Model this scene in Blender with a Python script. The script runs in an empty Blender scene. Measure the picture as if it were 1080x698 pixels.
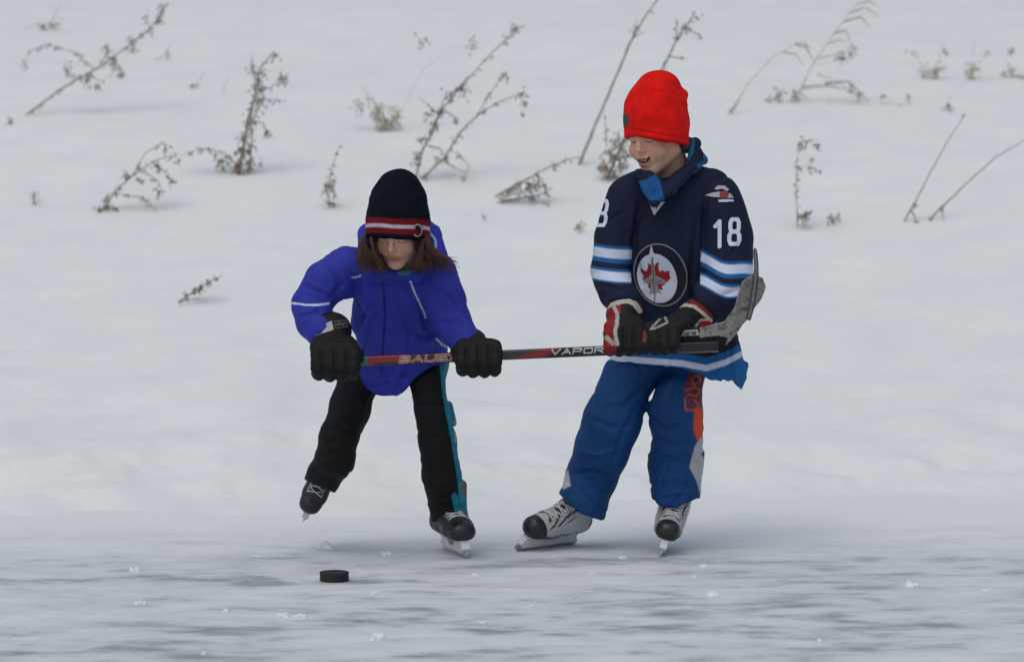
import bpy, math, random
import numpy as np
from mathutils import Vector, Matrix
from mathutils.bvhtree import BVHTree
rnd = random.Random(7)
C = bpy.context.scene.collection
scene = bpy.context.scene

# ------------------------------------------------------------------ camera
FP = 4620.0                                  # focal length in photo pixels (photo 1080 wide)
TH = math.atan(349.0 / FP)
CAMZ = 1.5
cam = bpy.data.cameras.new('camera'); camo = bpy.data.objects.new('camera', cam); C.objects.link(camo)
camo.location = (0, 0, CAMZ); camo.rotation_euler = (math.pi / 2 - TH, 0, 0)
cam.sensor_width = 36; cam.lens = 36 * FP / 1080; cam.clip_end = 2000; cam.clip_start = .1
cam.dof.use_dof = True; cam.dof.focus_distance = 11.8; cam.dof.aperture_fstop = 5.2
scene.camera = camo
# ------------------------------------------------------------------ world, sun, exposure (overcast)
SUN_EL, SUN_AZ = math.radians(64), math.radians(205)
w = bpy.data.worlds.new('World'); scene.world = w; w.use_nodes = True
nt = w.node_tree; bg = nt.nodes['Background']
sky = nt.nodes.new('ShaderNodeTexSky'); sky.sky_type = 'NISHITA'; sky.sun_disc = False
sky.sun_elevation = SUN_EL; sky.sun_rotation = SUN_AZ; sky.air_density = 1.0; sky.dust_density = 6.0; sky.ozone_density = 1.0
hs = nt.nodes.new('ShaderNodeHueSaturation'); hs.inputs['Saturation'].default_value = .8; hs.inputs['Hue'].default_value = .48
nt.links.new(sky.outputs[0], hs.inputs['Color']); wb = nt.nodes.new('ShaderNodeVectorMath'); wb.operation = 'MULTIPLY'; wb.inputs[1].default_value = (.945, .995, 1.01); nt.links.new(hs.outputs[0], wb.inputs[0]); nt.links.new(wb.outputs[0], bg.inputs[0])
bg.inputs[1].default_value = .10
sun = bpy.data.lights.new('sun', 'SUN'); sun.energy = .5; sun.angle = math.radians(150); sun.color = (1, 1, .96)
suno = bpy.data.objects.new('sun', sun); C.objects.link(suno)
sd = Vector((math.sin(SUN_AZ) * math.cos(SUN_EL), math.cos(SUN_AZ) * math.cos(SUN_EL), math.sin(SUN_EL)))
suno.rotation_euler = sd.to_track_quat('Z', 'Y').to_euler()
scene.view_settings.view_transform = 'Standard'; scene.view_settings.look = 'None'
scene.view_settings.exposure = -0.15; scene.view_settings.gamma = 1

# ------------------------------------------------------------------ pixel <-> world helpers
cT, sT = math.cos(TH), math.sin(TH)
def P(px, py, Y):
    a = (px - 540) / FP; b = -(py - 349) / FP
    d = np.array([a, cT + b * sT, -sT + b * cT]); t = Y / d[1]
    return np.array([0, 0, CAMZ]) + d * t
def PX(V):
    x, y, z = V[..., 0], V[..., 1], V[..., 2] - CAMZ
    dep = y * cT - z * sT; up = y * sT + z * cT
    return 540 + FP * x / dep, 349 - FP * up / dep
def onice(px, py):
    a = -(py - 349) / FP; dy = cT + a * sT; dz = -sT + a * cT
    return P(px, py, dy * (-CAMZ / dz))

# ------------------------------------------------------------------ linking and labels
def tag(o, label=None, cat=None, group=None, kind=None):
    if label: o['label'] = label
    if cat: o['category'] = cat
    if group: o['group'] = group
    if kind: o['kind'] = kind
    return o
def link(name, me, mat=None, parent=None):
    o = bpy.data.objects.new(name, me); C.objects.link(o)
    if mat is not None: me.materials.append(mat)
    if parent is not None:
        o.parent = parent; o.matrix_parent_inverse = parent.matrix_basis.inverted()
    return o
def mesh_np(name, V, F, col=None, smooth=True):
    V = np.asarray(V, np.float32); F = np.asarray(F, np.int32)
    me = bpy.data.meshes.new(name); n = F.shape[1]
    me.vertices.add(len(V)); me.vertices.foreach_set('co', V.ravel())
    me.loops.add(F.size); me.loops.foreach_set('vertex_index', F.ravel())
    me.polygons.add(len(F)); me.polygons.foreach_set('loop_start', np.arange(0, F.size, n, dtype=np.int32))
    me.polygons.foreach_set('loop_total', np.full(len(F), n, np.int32))
    if smooth: me.polygons.foreach_set('use_smooth', np.ones(len(F), bool))
    me.update(calc_edges=True); me.validate()
    if col is not None:
        a = me.color_attributes.new('Col', 'FLOAT_COLOR', 'POINT')
        a.data.foreach_set('color', np.concatenate([col, np.ones((len(V), 1))], 1).astype(np.float32).ravel())
    return me

# ------------------------------------------------------------------ materials
def mat(name, color=None, rough=.8, spec=.3, bump=0, bscale=200, var=.12, vscale=8, metal=0, attr=False, wave=None, sss=0, coat=0, bdist=.002):
    m = bpy.data.materials.new(name); m.use_nodes = True; n = m.node_tree; L = n.links
    b = n.nodes['Principled BSDF']; b.inputs['Roughness'].default_value = rough
    b.inputs['Specular IOR Level'].default_value = spec; b.inputs['Metallic'].default_value = metal
    if coat: b.inputs['Coat Weight'].default_value = coat; b.inputs['Coat Roughness'].default_value = .25
    if sss:
        b.inputs['Subsurface Weight'].default_value = sss; b.inputs['Subsurface Radius'].default_value = (1, .35, .2)
        b.inputs['Subsurface Scale'].default_value = .006
    tc = n.nodes.new('ShaderNodeTexCoord')
    no = n.nodes.new('ShaderNodeTexNoise'); no.inputs['Scale'].default_value = vscale; no.inputs['Detail'].default_value = 5
    L.new(tc.outputs['Object'], no.inputs['Vector'])
    mr = n.nodes.new('ShaderNodeMapRange'); mr.inputs['From Min'].default_value = .3; mr.inputs['From Max'].default_value = .7
    mr.inputs['To Min'].default_value = 1 - var; mr.inputs['To Max'].default_value = 1 + var
    L.new(no.outputs['Fac'], mr.inputs['Value'])
    mx = n.nodes.new('ShaderNodeVectorMath'); mx.operation = 'SCALE'; L.new(mr.outputs[0], mx.inputs['Scale'])
    if attr:
        at = n.nodes.new('ShaderNodeAttribute'); at.attribute_name = 'Col'; L.new(at.outputs['Color'], mx.inputs[0])
    else: mx.inputs[0].default_value = color
    L.new(mx.outputs[0], b.inputs['Base Color'])
    if bump or wave:
        bp = n.nodes.new('ShaderNodeBump'); bp.inputs['Strength'].default_value = bump or .5; bp.inputs['Distance'].default_value = bdist
        if wave:
            wv = n.nodes.new('ShaderNodeTexWave'); wv.bands_direction = wave[0]; wv.inputs['Scale'].default_value = wave[1]
            wv.inputs['Distortion'].default_value = 1.5; wv.inputs['Detail Scale'].default_value = 3
            L.new(tc.outputs['Object'], wv.inputs['Vector']); L.new(wv.outputs['Fac'], bp.inputs['Height'])
        else:
            n2 = n.nodes.new('ShaderNodeTexNoise'); n2.inputs['Scale'].default_value = bscale; n2.inputs['Detail'].default_value = 6
            L.new(tc.outputs['Object'], n2.inputs['Vector']); L.new(n2.outputs['Fac'], bp.inputs['Height'])
        L.new(bp.outputs[0], b.inputs['Normal'])
    return m
M = dict(
    nylon=mat('nylon_fabric', attr=True, rough=.68, spec=.22, bump=.5, bscale=45, var=.14, bdist=.005),
    jersey=mat('knit_jersey_fabric', attr=True, rough=.8, spec=.2, bump=.3, bscale=350, var=.1),
    knit=mat('wool_knit', attr=True, rough=.95, spec=.08, wave=('X', 50), bump=.45, var=.16, vscale=30, bdist=.003),
    print_=mat('printed_patch', attr=True, rough=.7, spec=.2, bump=.2, bscale=500, var=.05),
    glove=mat('padded_glove_leather', attr=True, rough=.65, spec=.22, bump=.3, bscale=250, var=.15),
    skin=mat('skin', attr=True, rough=.55, spec=.35, bump=.1, bscale=300, var=.05, sss=.12),
    boot=mat('skate_boot', attr=True, rough=.45, spec=.4, bump=.15, bscale=250, var=.12),
    cap=mat('toe_cap_plastic', (.012, .012, .014), rough=.35, spec=.5, bump=.1, bscale=120, var=.3),
    holder=mat('blade_holder_plastic', (.62, .64, .66), rough=.35, spec=.5, var=.05),
    steel=mat('steel', (.55, .56, .58), rough=.3, metal=1, var=.1),
    lace=mat('cotton_lace', (.6, .6, .6), rough=.9, var=.15, vscale=80),
    hair=mat('brown_hair', attr=True, rough=.5, spec=.4, var=.25, vscale=60),
    stick=mat('painted_composite', attr=True, rough=.32, spec=.5, bump=.05, bscale=90, var=.08),
    tape=mat('cloth_tape', attr=True, rough=.9, spec=.15, bump=.6, bscale=120, var=.25, vscale=60),
    puck=mat('vulcanised_rubber', (.012, .012, .013), rough=.6, spec=.4, bump=.5, bscale=250, var=.4, vscale=60),
    stem=mat('dry_stem', (.35, .30, .245), rough=.9, var=.35, vscale=20),
    leaf=mat('withered_leaf', (.38, .325, .245), rough=.9, var=.45, vscale=30),
    straw=mat('dry_straw', (.58, .545, .44), rough=.9, var=.3, vscale=30),
    teeth=mat('teeth', (.62, .59, .53), rough=.3, var=.02),
    eye=mat('eyeball', attr=True, rough=.15, spec=.5, var=0),
)
def snowmat(name, ice=False):
    m = bpy.data.materials.new(name); m.use_nodes = True; n = m.node_tree; L = n.links; b = n.nodes['Principled BSDF']
    tc = n.nodes.new('ShaderNodeTexCoord')
    def noise(sc, det=6, rough=.55, vec=None, dist=0):
        a = n.nodes.new('ShaderNodeTexNoise'); a.inputs['Scale'].default_value = sc; a.inputs['Detail'].default_value = det
        a.inputs['Roughness'].default_value = rough; a.inputs['Distortion'].default_value = dist
        L.new(vec or tc.outputs['Object'], a.inputs['Vector']); return a.outputs['Fac']
    def ramp(f, stops):
        r = n.nodes.new('ShaderNodeValToRGB'); e = r.color_ramp.elements
        while len(e) < len(stops): e.new(.5)
        for i, (p, c) in enumerate(stops): e[i].position = p; e[i].color = (*c, 1)
        L.new(f, r.inputs[0]); return r.outputs[0]
    def math_(op, a, bb, clamp=False):
        q = n.nodes.new('ShaderNodeMath'); q.operation = op; q.use_clamp = clamp
        for i, v in enumerate((a, bb)):
            if isinstance(v, (int, float)): q.inputs[i].default_value = v
            else: L.new(v, q.inputs[i])
        return q.outputs[0]
    bp = n.nodes.new('ShaderNodeBump')
    if not ice:
        L.new(ramp(noise(3.5, 6), [(.3, (.735, .77, .80)), (.7, (.80, .83, .84))]), b.inputs['Base Color'])
        b.inputs['Roughness'].default_value = .95; b.inputs['Specular IOR Level'].default_value = .1
        bp.inputs['Strength'].default_value = .35; bp.inputs['Distance'].default_value = .02
        L.new(noise(14, 8, .6), bp.inputs['Height'])
    else:
        mp = n.nodes.new('ShaderNodeMapping'); mp.inputs['Scale'].default_value = (1, 1.7, 1); L.new(tc.outputs['Object'], mp.inputs[0])
        v = mp.outputs[0]
        big = noise(2.0, 8, .62, v, .4); mid = noise(6.5, 6, .6, v, .2)
        f = math_('ADD', math_('MULTIPLY', big, .62), math_('MULTIPLY', mid, .38))
        # drifted snow covers the ice towards the bank (y above 12.4 m)
        sep = n.nodes.new('ShaderNodeSeparateXYZ'); L.new(tc.outputs['Object'], sep.inputs[0])
        g = math_('MULTIPLY', math_('SUBTRACT', sep.outputs['Y'], 11.7), .30)
        g = math_('MINIMUM', math_('MAXIMUM', g, 0), .5)
        f = math_('ADD', f, g)
        col = ramp(f, [(.38, (.30, .33, .36)), (.425, (.43, .465, .50)), (.485, (.60, .64, .675)), (.60, (.70, .735, .765)), (.78, (.775, .795, .82))])
        # skate scratches
        mp2 = n.nodes.new('ShaderNodeMapping'); mp2.inputs['Scale'].default_value = (.5, 22, 1); mp2.inputs['Rotation'].default_value = (0, 0, .25); L.new(tc.outputs['Object'], mp2.inputs[0])
        s1 = ramp(noise(3, 5, .6, mp2.outputs[0], 1.2), [(.585, (0, 0, 0)), (.61, (1, 1, 1)), (.635, (0, 0, 0))])
        mix = n.nodes.new('ShaderNodeMix'); mix.data_type = 'RGBA'; mix.inputs['B'].default_value = (.80, .82, .84, 1)
        L.new(math_('MULTIPLY', s1, .6), mix.inputs['Factor']); L.new(col, mix.inputs['A']); L.new(mix.outputs['Result'], b.inputs['Base Color'])
        rr = ramp(f, [(.40, (.42,) * 3), (.55, (.85,) * 3)]); L.new(rr, b.inputs['Roughness'])
        b.inputs['Specular IOR Level'].default_value = .3
        bp.inputs['Strength'].default_value = .5; bp.inputs['Distance'].default_value = .006
        L.new(math_('ADD', math_('MULTIPLY', f, 2.5), noise(60, 4, .6)), bp.inputs['Height'])
    L.new(bp.outputs[0], b.inputs['Normal'])
    return m
M['snow'] = snowmat('snow'); M['ice'] = snowmat('rink_ice', True)

# ------------------------------------------------------------------ noise
_r = np.random.RandomState(3); LAT = _r.rand(256, 256)
def vn(x, y, s=0):
    x = x + 37.3 * s + 500; y = y + 11.7 * s + 500
    xi = np.floor(x).astype(int); yi = np.floor(y).astype(int); fx = x - xi; fy = y - yi
    fx = fx * fx * (3 - 2 * fx); fy = fy * fy * (3 - 2 * fy)
    a = LAT[xi & 255, yi & 255]; b = LAT[(xi + 1) & 255, yi & 255]; c = LAT[xi & 255, (yi + 1) & 255]; d = LAT[(xi + 1) & 255, (yi + 1) & 255]
    return (a * (1 - fx) + b * fx) * (1 - fy) + (c * (1 - fx) + d * fx) * fy - .5
def fbm(x, y, o=4, s=0):
    t = 0; a = 1
    for i in range(o): t = t + a * vn(x * 2 ** i, y * 2 ** i, s + i); a *= .5
    return t
def sines(V, fr, seed, n=7, aniso=(1, 1, 1)):
    r = np.random.RandomState(seed); t = np.zeros(len(V)); W = V + .25 / fr * np.stack([np.sin(V[:, 2] * fr * .7 + 1), np.sin(V[:, 0] * fr * .8 + 2), np.sin(V[:, 0] * fr * .9)], 1) * 2
    for i in range(n):
        k = r.randn(3) * np.array(aniso); k /= np.linalg.norm(k); t += np.sin(W @ k * fr * r.uniform(.6, 1.7) + r.rand() * 6.28)
    return t / math.sqrt(n)

# ------------------------------------------------------------------ ground: one snow sheet, one ice sheet
PD = [-400, 12.7, 13.1, 14, 15, 16.5, 18, 20, 22, 24, 30, 60, 120, 400]
PZ = [-.05, -.045, .0, .13, .30, .545, .79, 1.09, 1.32, 1.455, 1.46, 1.60, 3.2, 14]
def H(x, y):
    x = np.asarray(x, float); y = np.asarray(y, float)
    z = 0; edge = .75 * vn(x * .55, y * 0 + 1, 5) + .45 * vn(x * 1.9, y * 1.2, 6) + .25 * vn(x * 5, y * 4, 7); edge = edge * np.clip(1 - (y - 13.5) / 2, 0, 1)
    for k, wt in ((-.3, .2), (-.15, .2), (0, .2), (.15, .2), (.3, .2)):
        z = z + wt * np.interp(y + k + edge, PD, PZ)
    m = np.clip((y - 12.7) / .8, 0, 1)
    z = z + m * (.055 * fbm(x * .5, y * .4, 2, 2) + .012 * fbm(x * 2.2, y * 2.0, 3, 9) * np.clip(1.6 - (y - 13) * .3, .3, 1))
    # ploughed lumps at the foot of the bank
    lump = np.maximum(fbm(x * 7, y * 6, 3, 21) + .02, 0) * np.exp(-((y - 13.35 - .3 * vn(x * .8, y * 0, 3)) / .45) ** 2)
    z = z + .032 * lump + m * .008 * np.maximum(fbm(x * 9, y * 7, 2, 30) - .15, 0) * np.exp(-(y - 13) / 2.5)
    z = z * np.where(y < 12.7, 1, 1)
    far = np.clip((y - 26) / 20, 0, 1); return z * 1.0 + far * 1.2 * fbm(x * .03, y * .03, 2, 50)
def sheet(xs, ys, zf):
    X, Y = np.meshgrid(xs, ys, indexing='ij'); Z = zf(X, Y); V = np.stack([X, Y, Z], -1).reshape(-1, 3)
    i, j = np.meshgrid(np.arange(len(xs) - 1), np.arange(len(ys) - 1), indexing='ij'); a = (i * len(ys) + j).ravel()
    return V, np.stack([a, a + len(ys), a + len(ys) + 1, a + 1], 1)
xs = np.concatenate([-np.geomspace(400, 3.2, 40), np.arange(-3.1, 3.11, .022), np.geomspace(3.2, 400, 40)])
ys = np.concatenate([np.linspace(-300, 11, 16), np.arange(12.3, 16, .02), np.arange(16, 25, .045), np.geomspace(25.1, 900, 60)])
V, F = sheet(xs, ys, H)
tag(link('snow_ground', mesh_np('snow_ground', V, F), M['snow']), kind='structure')
xs = np.concatenate([-np.geomspace(60, 2.7, 14), np.arange(-2.6, 2.61, .05), np.geomspace(2.7, 60, 14)])
ys = np.concatenate([np.linspace(-40, 9, 12), np.arange(9.2, 13.9, .05)])
V, F = sheet(xs, ys, lambda x, y: 0 * x + .0015 * fbm(x * 1.5, y * 1.5, 2, 77))
tag(link('ice', mesh_np('ice', V, F), M['ice']), kind='structure')

# ------------------------------------------------------------------ volume modelling
class Vol:
    def __init__(s, ax): s.ax = [np.asarray(a, np.float32) for a in ax]; s.F = np.full([len(a) for a in s.ax], 1., np.float32)
    def region(s, lo, hi):
        sl = []
        for a, l, h in zip(s.ax, lo, hi): sl.append(slice(max(0, np.searchsorted(a, l) - 1), min(len(a), np.searchsorted(a, h) + 1)))
        sl = tuple(sl); return sl, s.ax[0][sl[0]][:, None, None], s.ax[1][sl[1]][None, :, None], s.ax[2][sl[2]][None, None, :]
    def comb(s, sl, d, k, op):
        f = s.F[sl]
        if op == 'sub': s.F[sl] = -smin(-f, d, k); return
        s.F[sl] = smin(f, d, k)
    def cone(s, a, b, ra, rb, k=.01, sq=1, op='add'):
        a = np.asarray(a, float); b = np.asarray(b, float); m = max(ra, rb) * max(1, sq) + k + .012
        sl, x, y, z = s.region(np.minimum(a, b) - m, np.maximum(a, b) + m)
        if s.F[sl].size == 0: return
        ba = b - a; L2 = max((ba ** 2).sum(), 1e-12)
        t = np.clip(((x - a[0]) * ba[0] + (y - a[1]) * ba[1] + (z - a[2]) * ba[2]) / L2, 0, 1)
        d = np.sqrt((x - a[0] - t * ba[0]) ** 2 + ((y - a[1] - t * ba[1]) / sq) ** 2 + (z - a[2] - t * ba[2]) ** 2) - (ra + (rb - ra) * t)
        s.comb(sl, d.astype(np.float32), k, op)
    def chain(s, pts, k=.01, sq=1, op='add'):
        for (a, ra), (b, rb) in zip(pts[:-1], pts[1:]): s.cone(a, b, ra, rb, k, sq, op)
    def ell(s, c, r, R=None, k=.01, op='add'):
        R = np.eye(3) if R is None else R; c = np.asarray(c, float); m = max(r) + k + .012
        sl, x, y, z = s.region(c - m, c + m)
        if s.F[sl].size == 0: return
        q = [(x - c[0]) * R[0, i] + (y - c[1]) * R[1, i] + (z - c[2]) * R[2, i] for i in range(3)]
        k0 = np.sqrt(sum((q[i] / r[i]) ** 2 for i in range(3))); k1 = np.sqrt(sum((q[i] / r[i] ** 2) ** 2 for i in range(3))) + 1e-9
        s.comb(sl, (k0 * (k0 - 1) / k1).astype(np.float32), k, op)
    def cutpx(s, fn, k=.004):            # keep where fn(px,py,Y) < 0 (metres)
        x, y, z = s.ax[0][:, None, None], s.ax[1][None, :, None], s.ax[2][None, None, :]
        zz = z - CAMZ; dep = y * cT - zz * sT; px = 540 + FP * x / dep; py = 349 - FP * (y * sT + zz * cT) / dep
        s.F = -smin(-s.F, -(fn(px, py, y)).astype(np.float32), k)
    def mesh(s):
        F = s.F; ins = F < 0; n = F.shape
        c = np.zeros([k - 1 for k in n], np.uint8)
        for dx in (0, 1):
            for dy in (0, 1):
                for dz in (0, 1): c += ins[dx:n[0] - 1 + dx, dy:n[1] - 1 + dy, dz:n[2] - 1 + dz]
        act = (c > 0) & (c < 8); I = np.argwhere(act); idx = np.full(act.shape, -1, np.int32); idx[act] = np.arange(len(I))
        acc = np.zeros((len(I), 3)); cnt = np.zeros(len(I))
        cor = [(a, b, d) for a in (0, 1) for b in (0, 1) for d in (0, 1)]
        A = [s.ax[i] for i in range(3)]
        def g(o): return F[I[:, 0] + o[0], I[:, 1] + o[1], I[:, 2] + o[2]]
        def pos(o): return np.stack([A[i][I[:, i] + o[i]] for i in range(3)], 1)
        for ca in cor:
            for ax in range(3):
                if ca[ax]: continue
                cb = list(ca); cb[ax] = 1; va, vb = g(ca), g(cb); cr = (va < 0) != (vb < 0)
                t = np.where(cr, va / np.where(cr, va - vb, 1), 0)[:, None]; p = pos(ca) * (1 - t) + pos(cb) * t
                acc += p * cr[:, None]; cnt += cr
        V = acc / cnt[:, None]; Q = []
        for ax in range(3):
            u, v = [(1, 2), (2, 0), (0, 1)][ax]
            s0 = [slice(1, -1)] * 3; s0[ax] = slice(0, -1); s1 = list(s0); s1[ax] = slice(1, None)
            a, b = ins[tuple(s0)], ins[tuple(s1)]; E = np.argwhere(a != b)
            fl = a[tuple(E.T)]; off = np.ones(3, int); off[ax] = 0; E = E + off
            du = np.zeros(3, int); du[u] = 1; dv = np.zeros(3, int); dv[v] = 1
            q = np.stack([idx[tuple((E - du - dv).T)], idx[tuple((E - dv).T)], idx[tuple(E.T)], idx[tuple((E - du).T)]], 1)
            q[~fl] = q[~fl][:, ::-1]; Q.append(q)
        Q = np.concatenate(Q); return V, Q
def smin(a, b, k):
    if k <= 0: return np.minimum(a, b)
    h = np.clip(.5 + .5 * (b - a) / k, 0, 1); return a * h + b * (1 - h) - k * h * (1 - h)
def grid(lo, hi, h): return [np.arange(lo[i], hi[i] + h, h) for i in range(3)]
def normals(V, Q):
    fn = np.cross(V[Q[:, 2]] - V[Q[:, 0]], V[Q[:, 3]] - V[Q[:, 1]]); N = np.zeros_like(V)
    for j in range(3):
        w_ = np.repeat(fn[:, j], 4); N[:, j] = np.bincount(Q.ravel(), w_, len(V))
    return N / (np.linalg.norm(N, axis=1, keepdims=True) + 1e-12)
def relax(V, Q, it=1, lam=.5):
    for _ in range(it):
        S = np.zeros_like(V); c = np.zeros(len(V))
        for a, b in ((0, 1), (1, 2), (2, 3), (3, 0)):
            for j in range(3):
                S[:, j] += np.bincount(Q[:, a], V[Q[:, b], j], len(V)) + np.bincount(Q[:, b], V[Q[:, a], j], len(V))
            c += np.bincount(Q[:, a], None, len(V)) + np.bincount(Q[:, b], None, len(V))
        V = V + lam * (S / c[:, None] - V)
    return V
def segd(x, y, pts, width=None):         # distance to a polyline in the picture plane
    d = np.full(np.shape(x), 1e9)
    for (ax, ay), (bx, by) in zip(pts[:-1], pts[1:]):
        L = max((bx - ax) ** 2 + (by - ay) ** 2, 1e-9); t = np.clip(((x - ax) * (bx - ax) + (y - ay) * (by - ay)) / L, 0, 1)
        d = np.minimum(d, np.hypot(x - ax - t * (bx - ax), y - ay - t * (by - ay)))
    return d
def inpoly(x, y, pts):
    r = np.zeros(np.shape(x), bool); n = len(pts)
    for i in range(n):
        (ax, ay), (bx, by) = pts[i], pts[i - 1]
        if ay == by: continue
        r ^= ((ay > y) != (by > y)) & (x < (bx - ax) * (y - ay) / (by - ay) + ax)
    return r
def wrinkle(V, fr, seed, aniso=(1, 1, 1), w=.28):
    t = sines(V, fr, seed, 6, aniso); m = np.clip(.5 + .8 * sines(V, fr * .35, seed + 9, 4), 0, 1)
    return -np.exp(-(t / w) ** 2) * m
def soft(c, sd, new, w=.55):             # sd: signed distance in px, negative inside
    k = np.clip(.5 - sd / (2 * w), 0, 1)[:, None]; return c * (1 - k) + np.array(new, float) * k
def spoly(c, px, py, pts, new, m=None, w=.7):
    d = segd(px, py, list(pts) + [pts[0]]); d = np.where(inpoly(px, py, pts), -d, d)
    if m is not None: d = np.where(m, d, 99)
    return soft(c, d, new, w)
def bandsd(t, a, b): return np.maximum(a - t, t - b)
def folds(V, lines, amp=.005):           # creases: (polyline px, width px, strength)
    px, py = PX(V); d = np.zeros(len(V))
    for pts, wd, st in lines:
        q = segd(px, py, pts); P_ = np.array(pts, float); mid = (P_[0] + P_[-1]) / 2 if len(P_) == 2 else P_[len(P_) // 2]; L_ = np.hypot(*(P_[0] - P_[-1])) + 6
        d += np.exp(-(np.hypot(px - mid[0], py - mid[1]) / (L_ * .5)) ** 2) * 1.25 * st * amp * (.75 * np.exp(-(q / (wd * .55)) ** 2) - .35 * np.exp(-((q - wd * 1.5) / (wd * .9)) ** 2))
    return d
def lerp_col(c, m, new): c[m] = new
def sculpt(name, vol, material, parent, paint, disp=None, smooth=1, label=None):
    V, Q = vol.mesh(); V = relax(V, Q, smooth)
    if disp is not None:
        N = normals(V, Q); V = V + N * disp(V, N)[:, None]; V = relax(V, Q, 1, .3)
    N = normals(V, Q); px, py = PX(V); col = np.asarray(paint(V, N, px, py), float)
    me = mesh_np(name, V, Q, col); o = link(name, me, material, parent)
    o['_'] = 0; del o['_']
    BV[o.name] = (V, Q)
    if label: o['label'] = label
    return o
BV = {}
def bvh(o): V, Q = BV[o.name]; return BVHTree.FromPolygons([tuple(v) for v in V], [tuple(int(i) for i in q) for q in Q])
def const(c): return lambda V, N, px, py: np.tile(np.array(c, float), (len(V), 1))
def decal(name, target_bvh, box, fn, material, parent, step=.5, off=.0015, Y=10.8):
    x0, y0, x1, y1 = box; xs = np.arange(x0, x1 + step, step); ys = np.arange(y0, y1 + step, step)
    X, Yp = np.meshgrid(xs, ys, indexing='ij'); mask, col = fn(X, Yp); idx = np.full(X.shape, -1); V = []; Cc = []
    m2 = mask.copy(); m2[:-1] |= mask[1:]; m2[:, :-1] |= mask[:, 1:]; m2[:-1, :-1] |= mask[1:, 1:]
    o0 = Vector((0, 0, CAMZ))
    for i, j in np.argwhere(m2):
        p = Vector(P(X[i, j], Yp[i, j], Y)); d = (p - o0).normalized(); h = target_bvh.ray_cast(p, d, 3)
        if h[0] is None: continue
        n = h[1] if h[1].dot(d) < 0 else -h[1]
        idx[i, j] = len(V); V.append(h[0] - d * off * .7 + n * off * .6); Cc.append(col[i, j])
    a, b, c, d = idx[:-1, :-1], idx[1:, :-1], idx[1:, 1:], idx[:-1, 1:]
    ok = (a >= 0) & (b >= 0) & (c >= 0) & (d >= 0) & mask[:-1, :-1]
    V = np.array(V); Q = np.stack([a[ok], d[ok], c[ok], b[ok]], 1)
    e = V[Q].max(1) - V[Q].min(1); Q = Q[e.max(1) < .02]
    return link(name, mesh_np(name, V, Q, np.array(Cc)), material, parent)
GLY = {'B': [[(0, 0), (0, 1), (.8, 1), (1, .8), (.8, .5), (0, .5)], [(0, 0), (.8, 0), (.95, .25), (.8, .5)]],
       'A': [[(0, 1), (.5, 0), (1, 1)], [(.25, .65), (.75, .65)]], 'U': [[(0, 0), (0, .9), (.15, 1), (.85, 1), (1, .9), (1, 0)]],
       'E': [[(1, 0), (0, 0), (0, 1), (1, 1)], [(0, .5), (.8, .5)]], 'R': [[(0, 1), (0, 0), (.9, 0), (1, .2), (.9, .5), (0, .5)], [(.45, .5), (1, 1)]],
       'V': [[(0, 0), (.45, 1), (1, 0)]], 'P': [[(0, 1), (0, 0), (.9, 0), (1, .2), (.9, .55), (0, .55)]],
       'O': [[(.1, 0), (.9, 0), (1, .1), (1, .9), (.9, 1), (.1, 1), (0, .9), (0, .1), (.1, 0)]],
       '1': [[(.1, .22), (.6, .02), (.6, 1)]], '8': [[(.2, .5), (.08, .36), (.08, .14), (.22, 0), (.78, 0), (.92, .14), (.92, .36), (.8, .5), (.2, .5), (0, .66), (0, .86), (.16, 1), (.84, 1), (1, .86), (1, .66), (.8, .5)]]}
def text_d(x, y, s, x0, y0, wid, hgt, gap, slope=0, shear=0):   # distance to stroke lettering
    d = np.full(np.shape(x), 1e9); cx = x0
    for ch in s:
        for st in GLY.get(ch, []):
            d = np.minimum(d, segd(x, y, [(cx + u * wid + shear * (1 - v) * hgt, y0 + v * hgt + slope * (cx - x0 + u * wid)) for u, v in st]))
        cx += wid + gap
    return d
def tubes(paths, sides=6):               # list of [(point, radius)...] -> one mesh
    V = []; F = []
    for pth in paths:
        pts = [Vector(p) for p, r in pth]; base = len(V); n = len(pts)
        for i, (p, r) in enumerate(pth):
            t = (pts[min(i + 1, n - 1)] - pts[max(i - 1, 0)]).normalized()
            u = t.cross(Vector((0, 1, 0.13))).normalized(); v = t.cross(u)
            for k in range(sides): a = 2 * math.pi * k / sides; V.append(pts[i] + (u * math.cos(a) + v * math.sin(a)) * r)
        for i in range(n - 1):
            for k in range(sides): k2 = (k + 1) % sides; F.append((base + i * sides + k, base + i * sides + k2, base + (i + 1) * sides + k2, base + (i + 1) * sides + k))
        V.append(pts[0]); V.append(pts[-1]); c0, c1 = len(V) - 2, len(V) - 1
        for k in range(sides):
            k2 = (k + 1) % sides; F.append((c0, base + k2, base + k, c0)); e = base + (n - 1) * sides; F.append((c1, e + k, e + k2, c1))
    me = bpy.data.meshes.new('tube'); me.from_pydata([tuple(v) for v in V], [], [tuple(dict.fromkeys(f)) for f in F])
    me.polygons.foreach_set('use_smooth', [True] * len(me.polygons)); return me
def empty(name, loc):
    o = bpy.data.objects.new(name, None); C.objects.link(o); o.location = loc; o.empty_display_size = .1; bpy.context.view_layer.update(); return o

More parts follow.
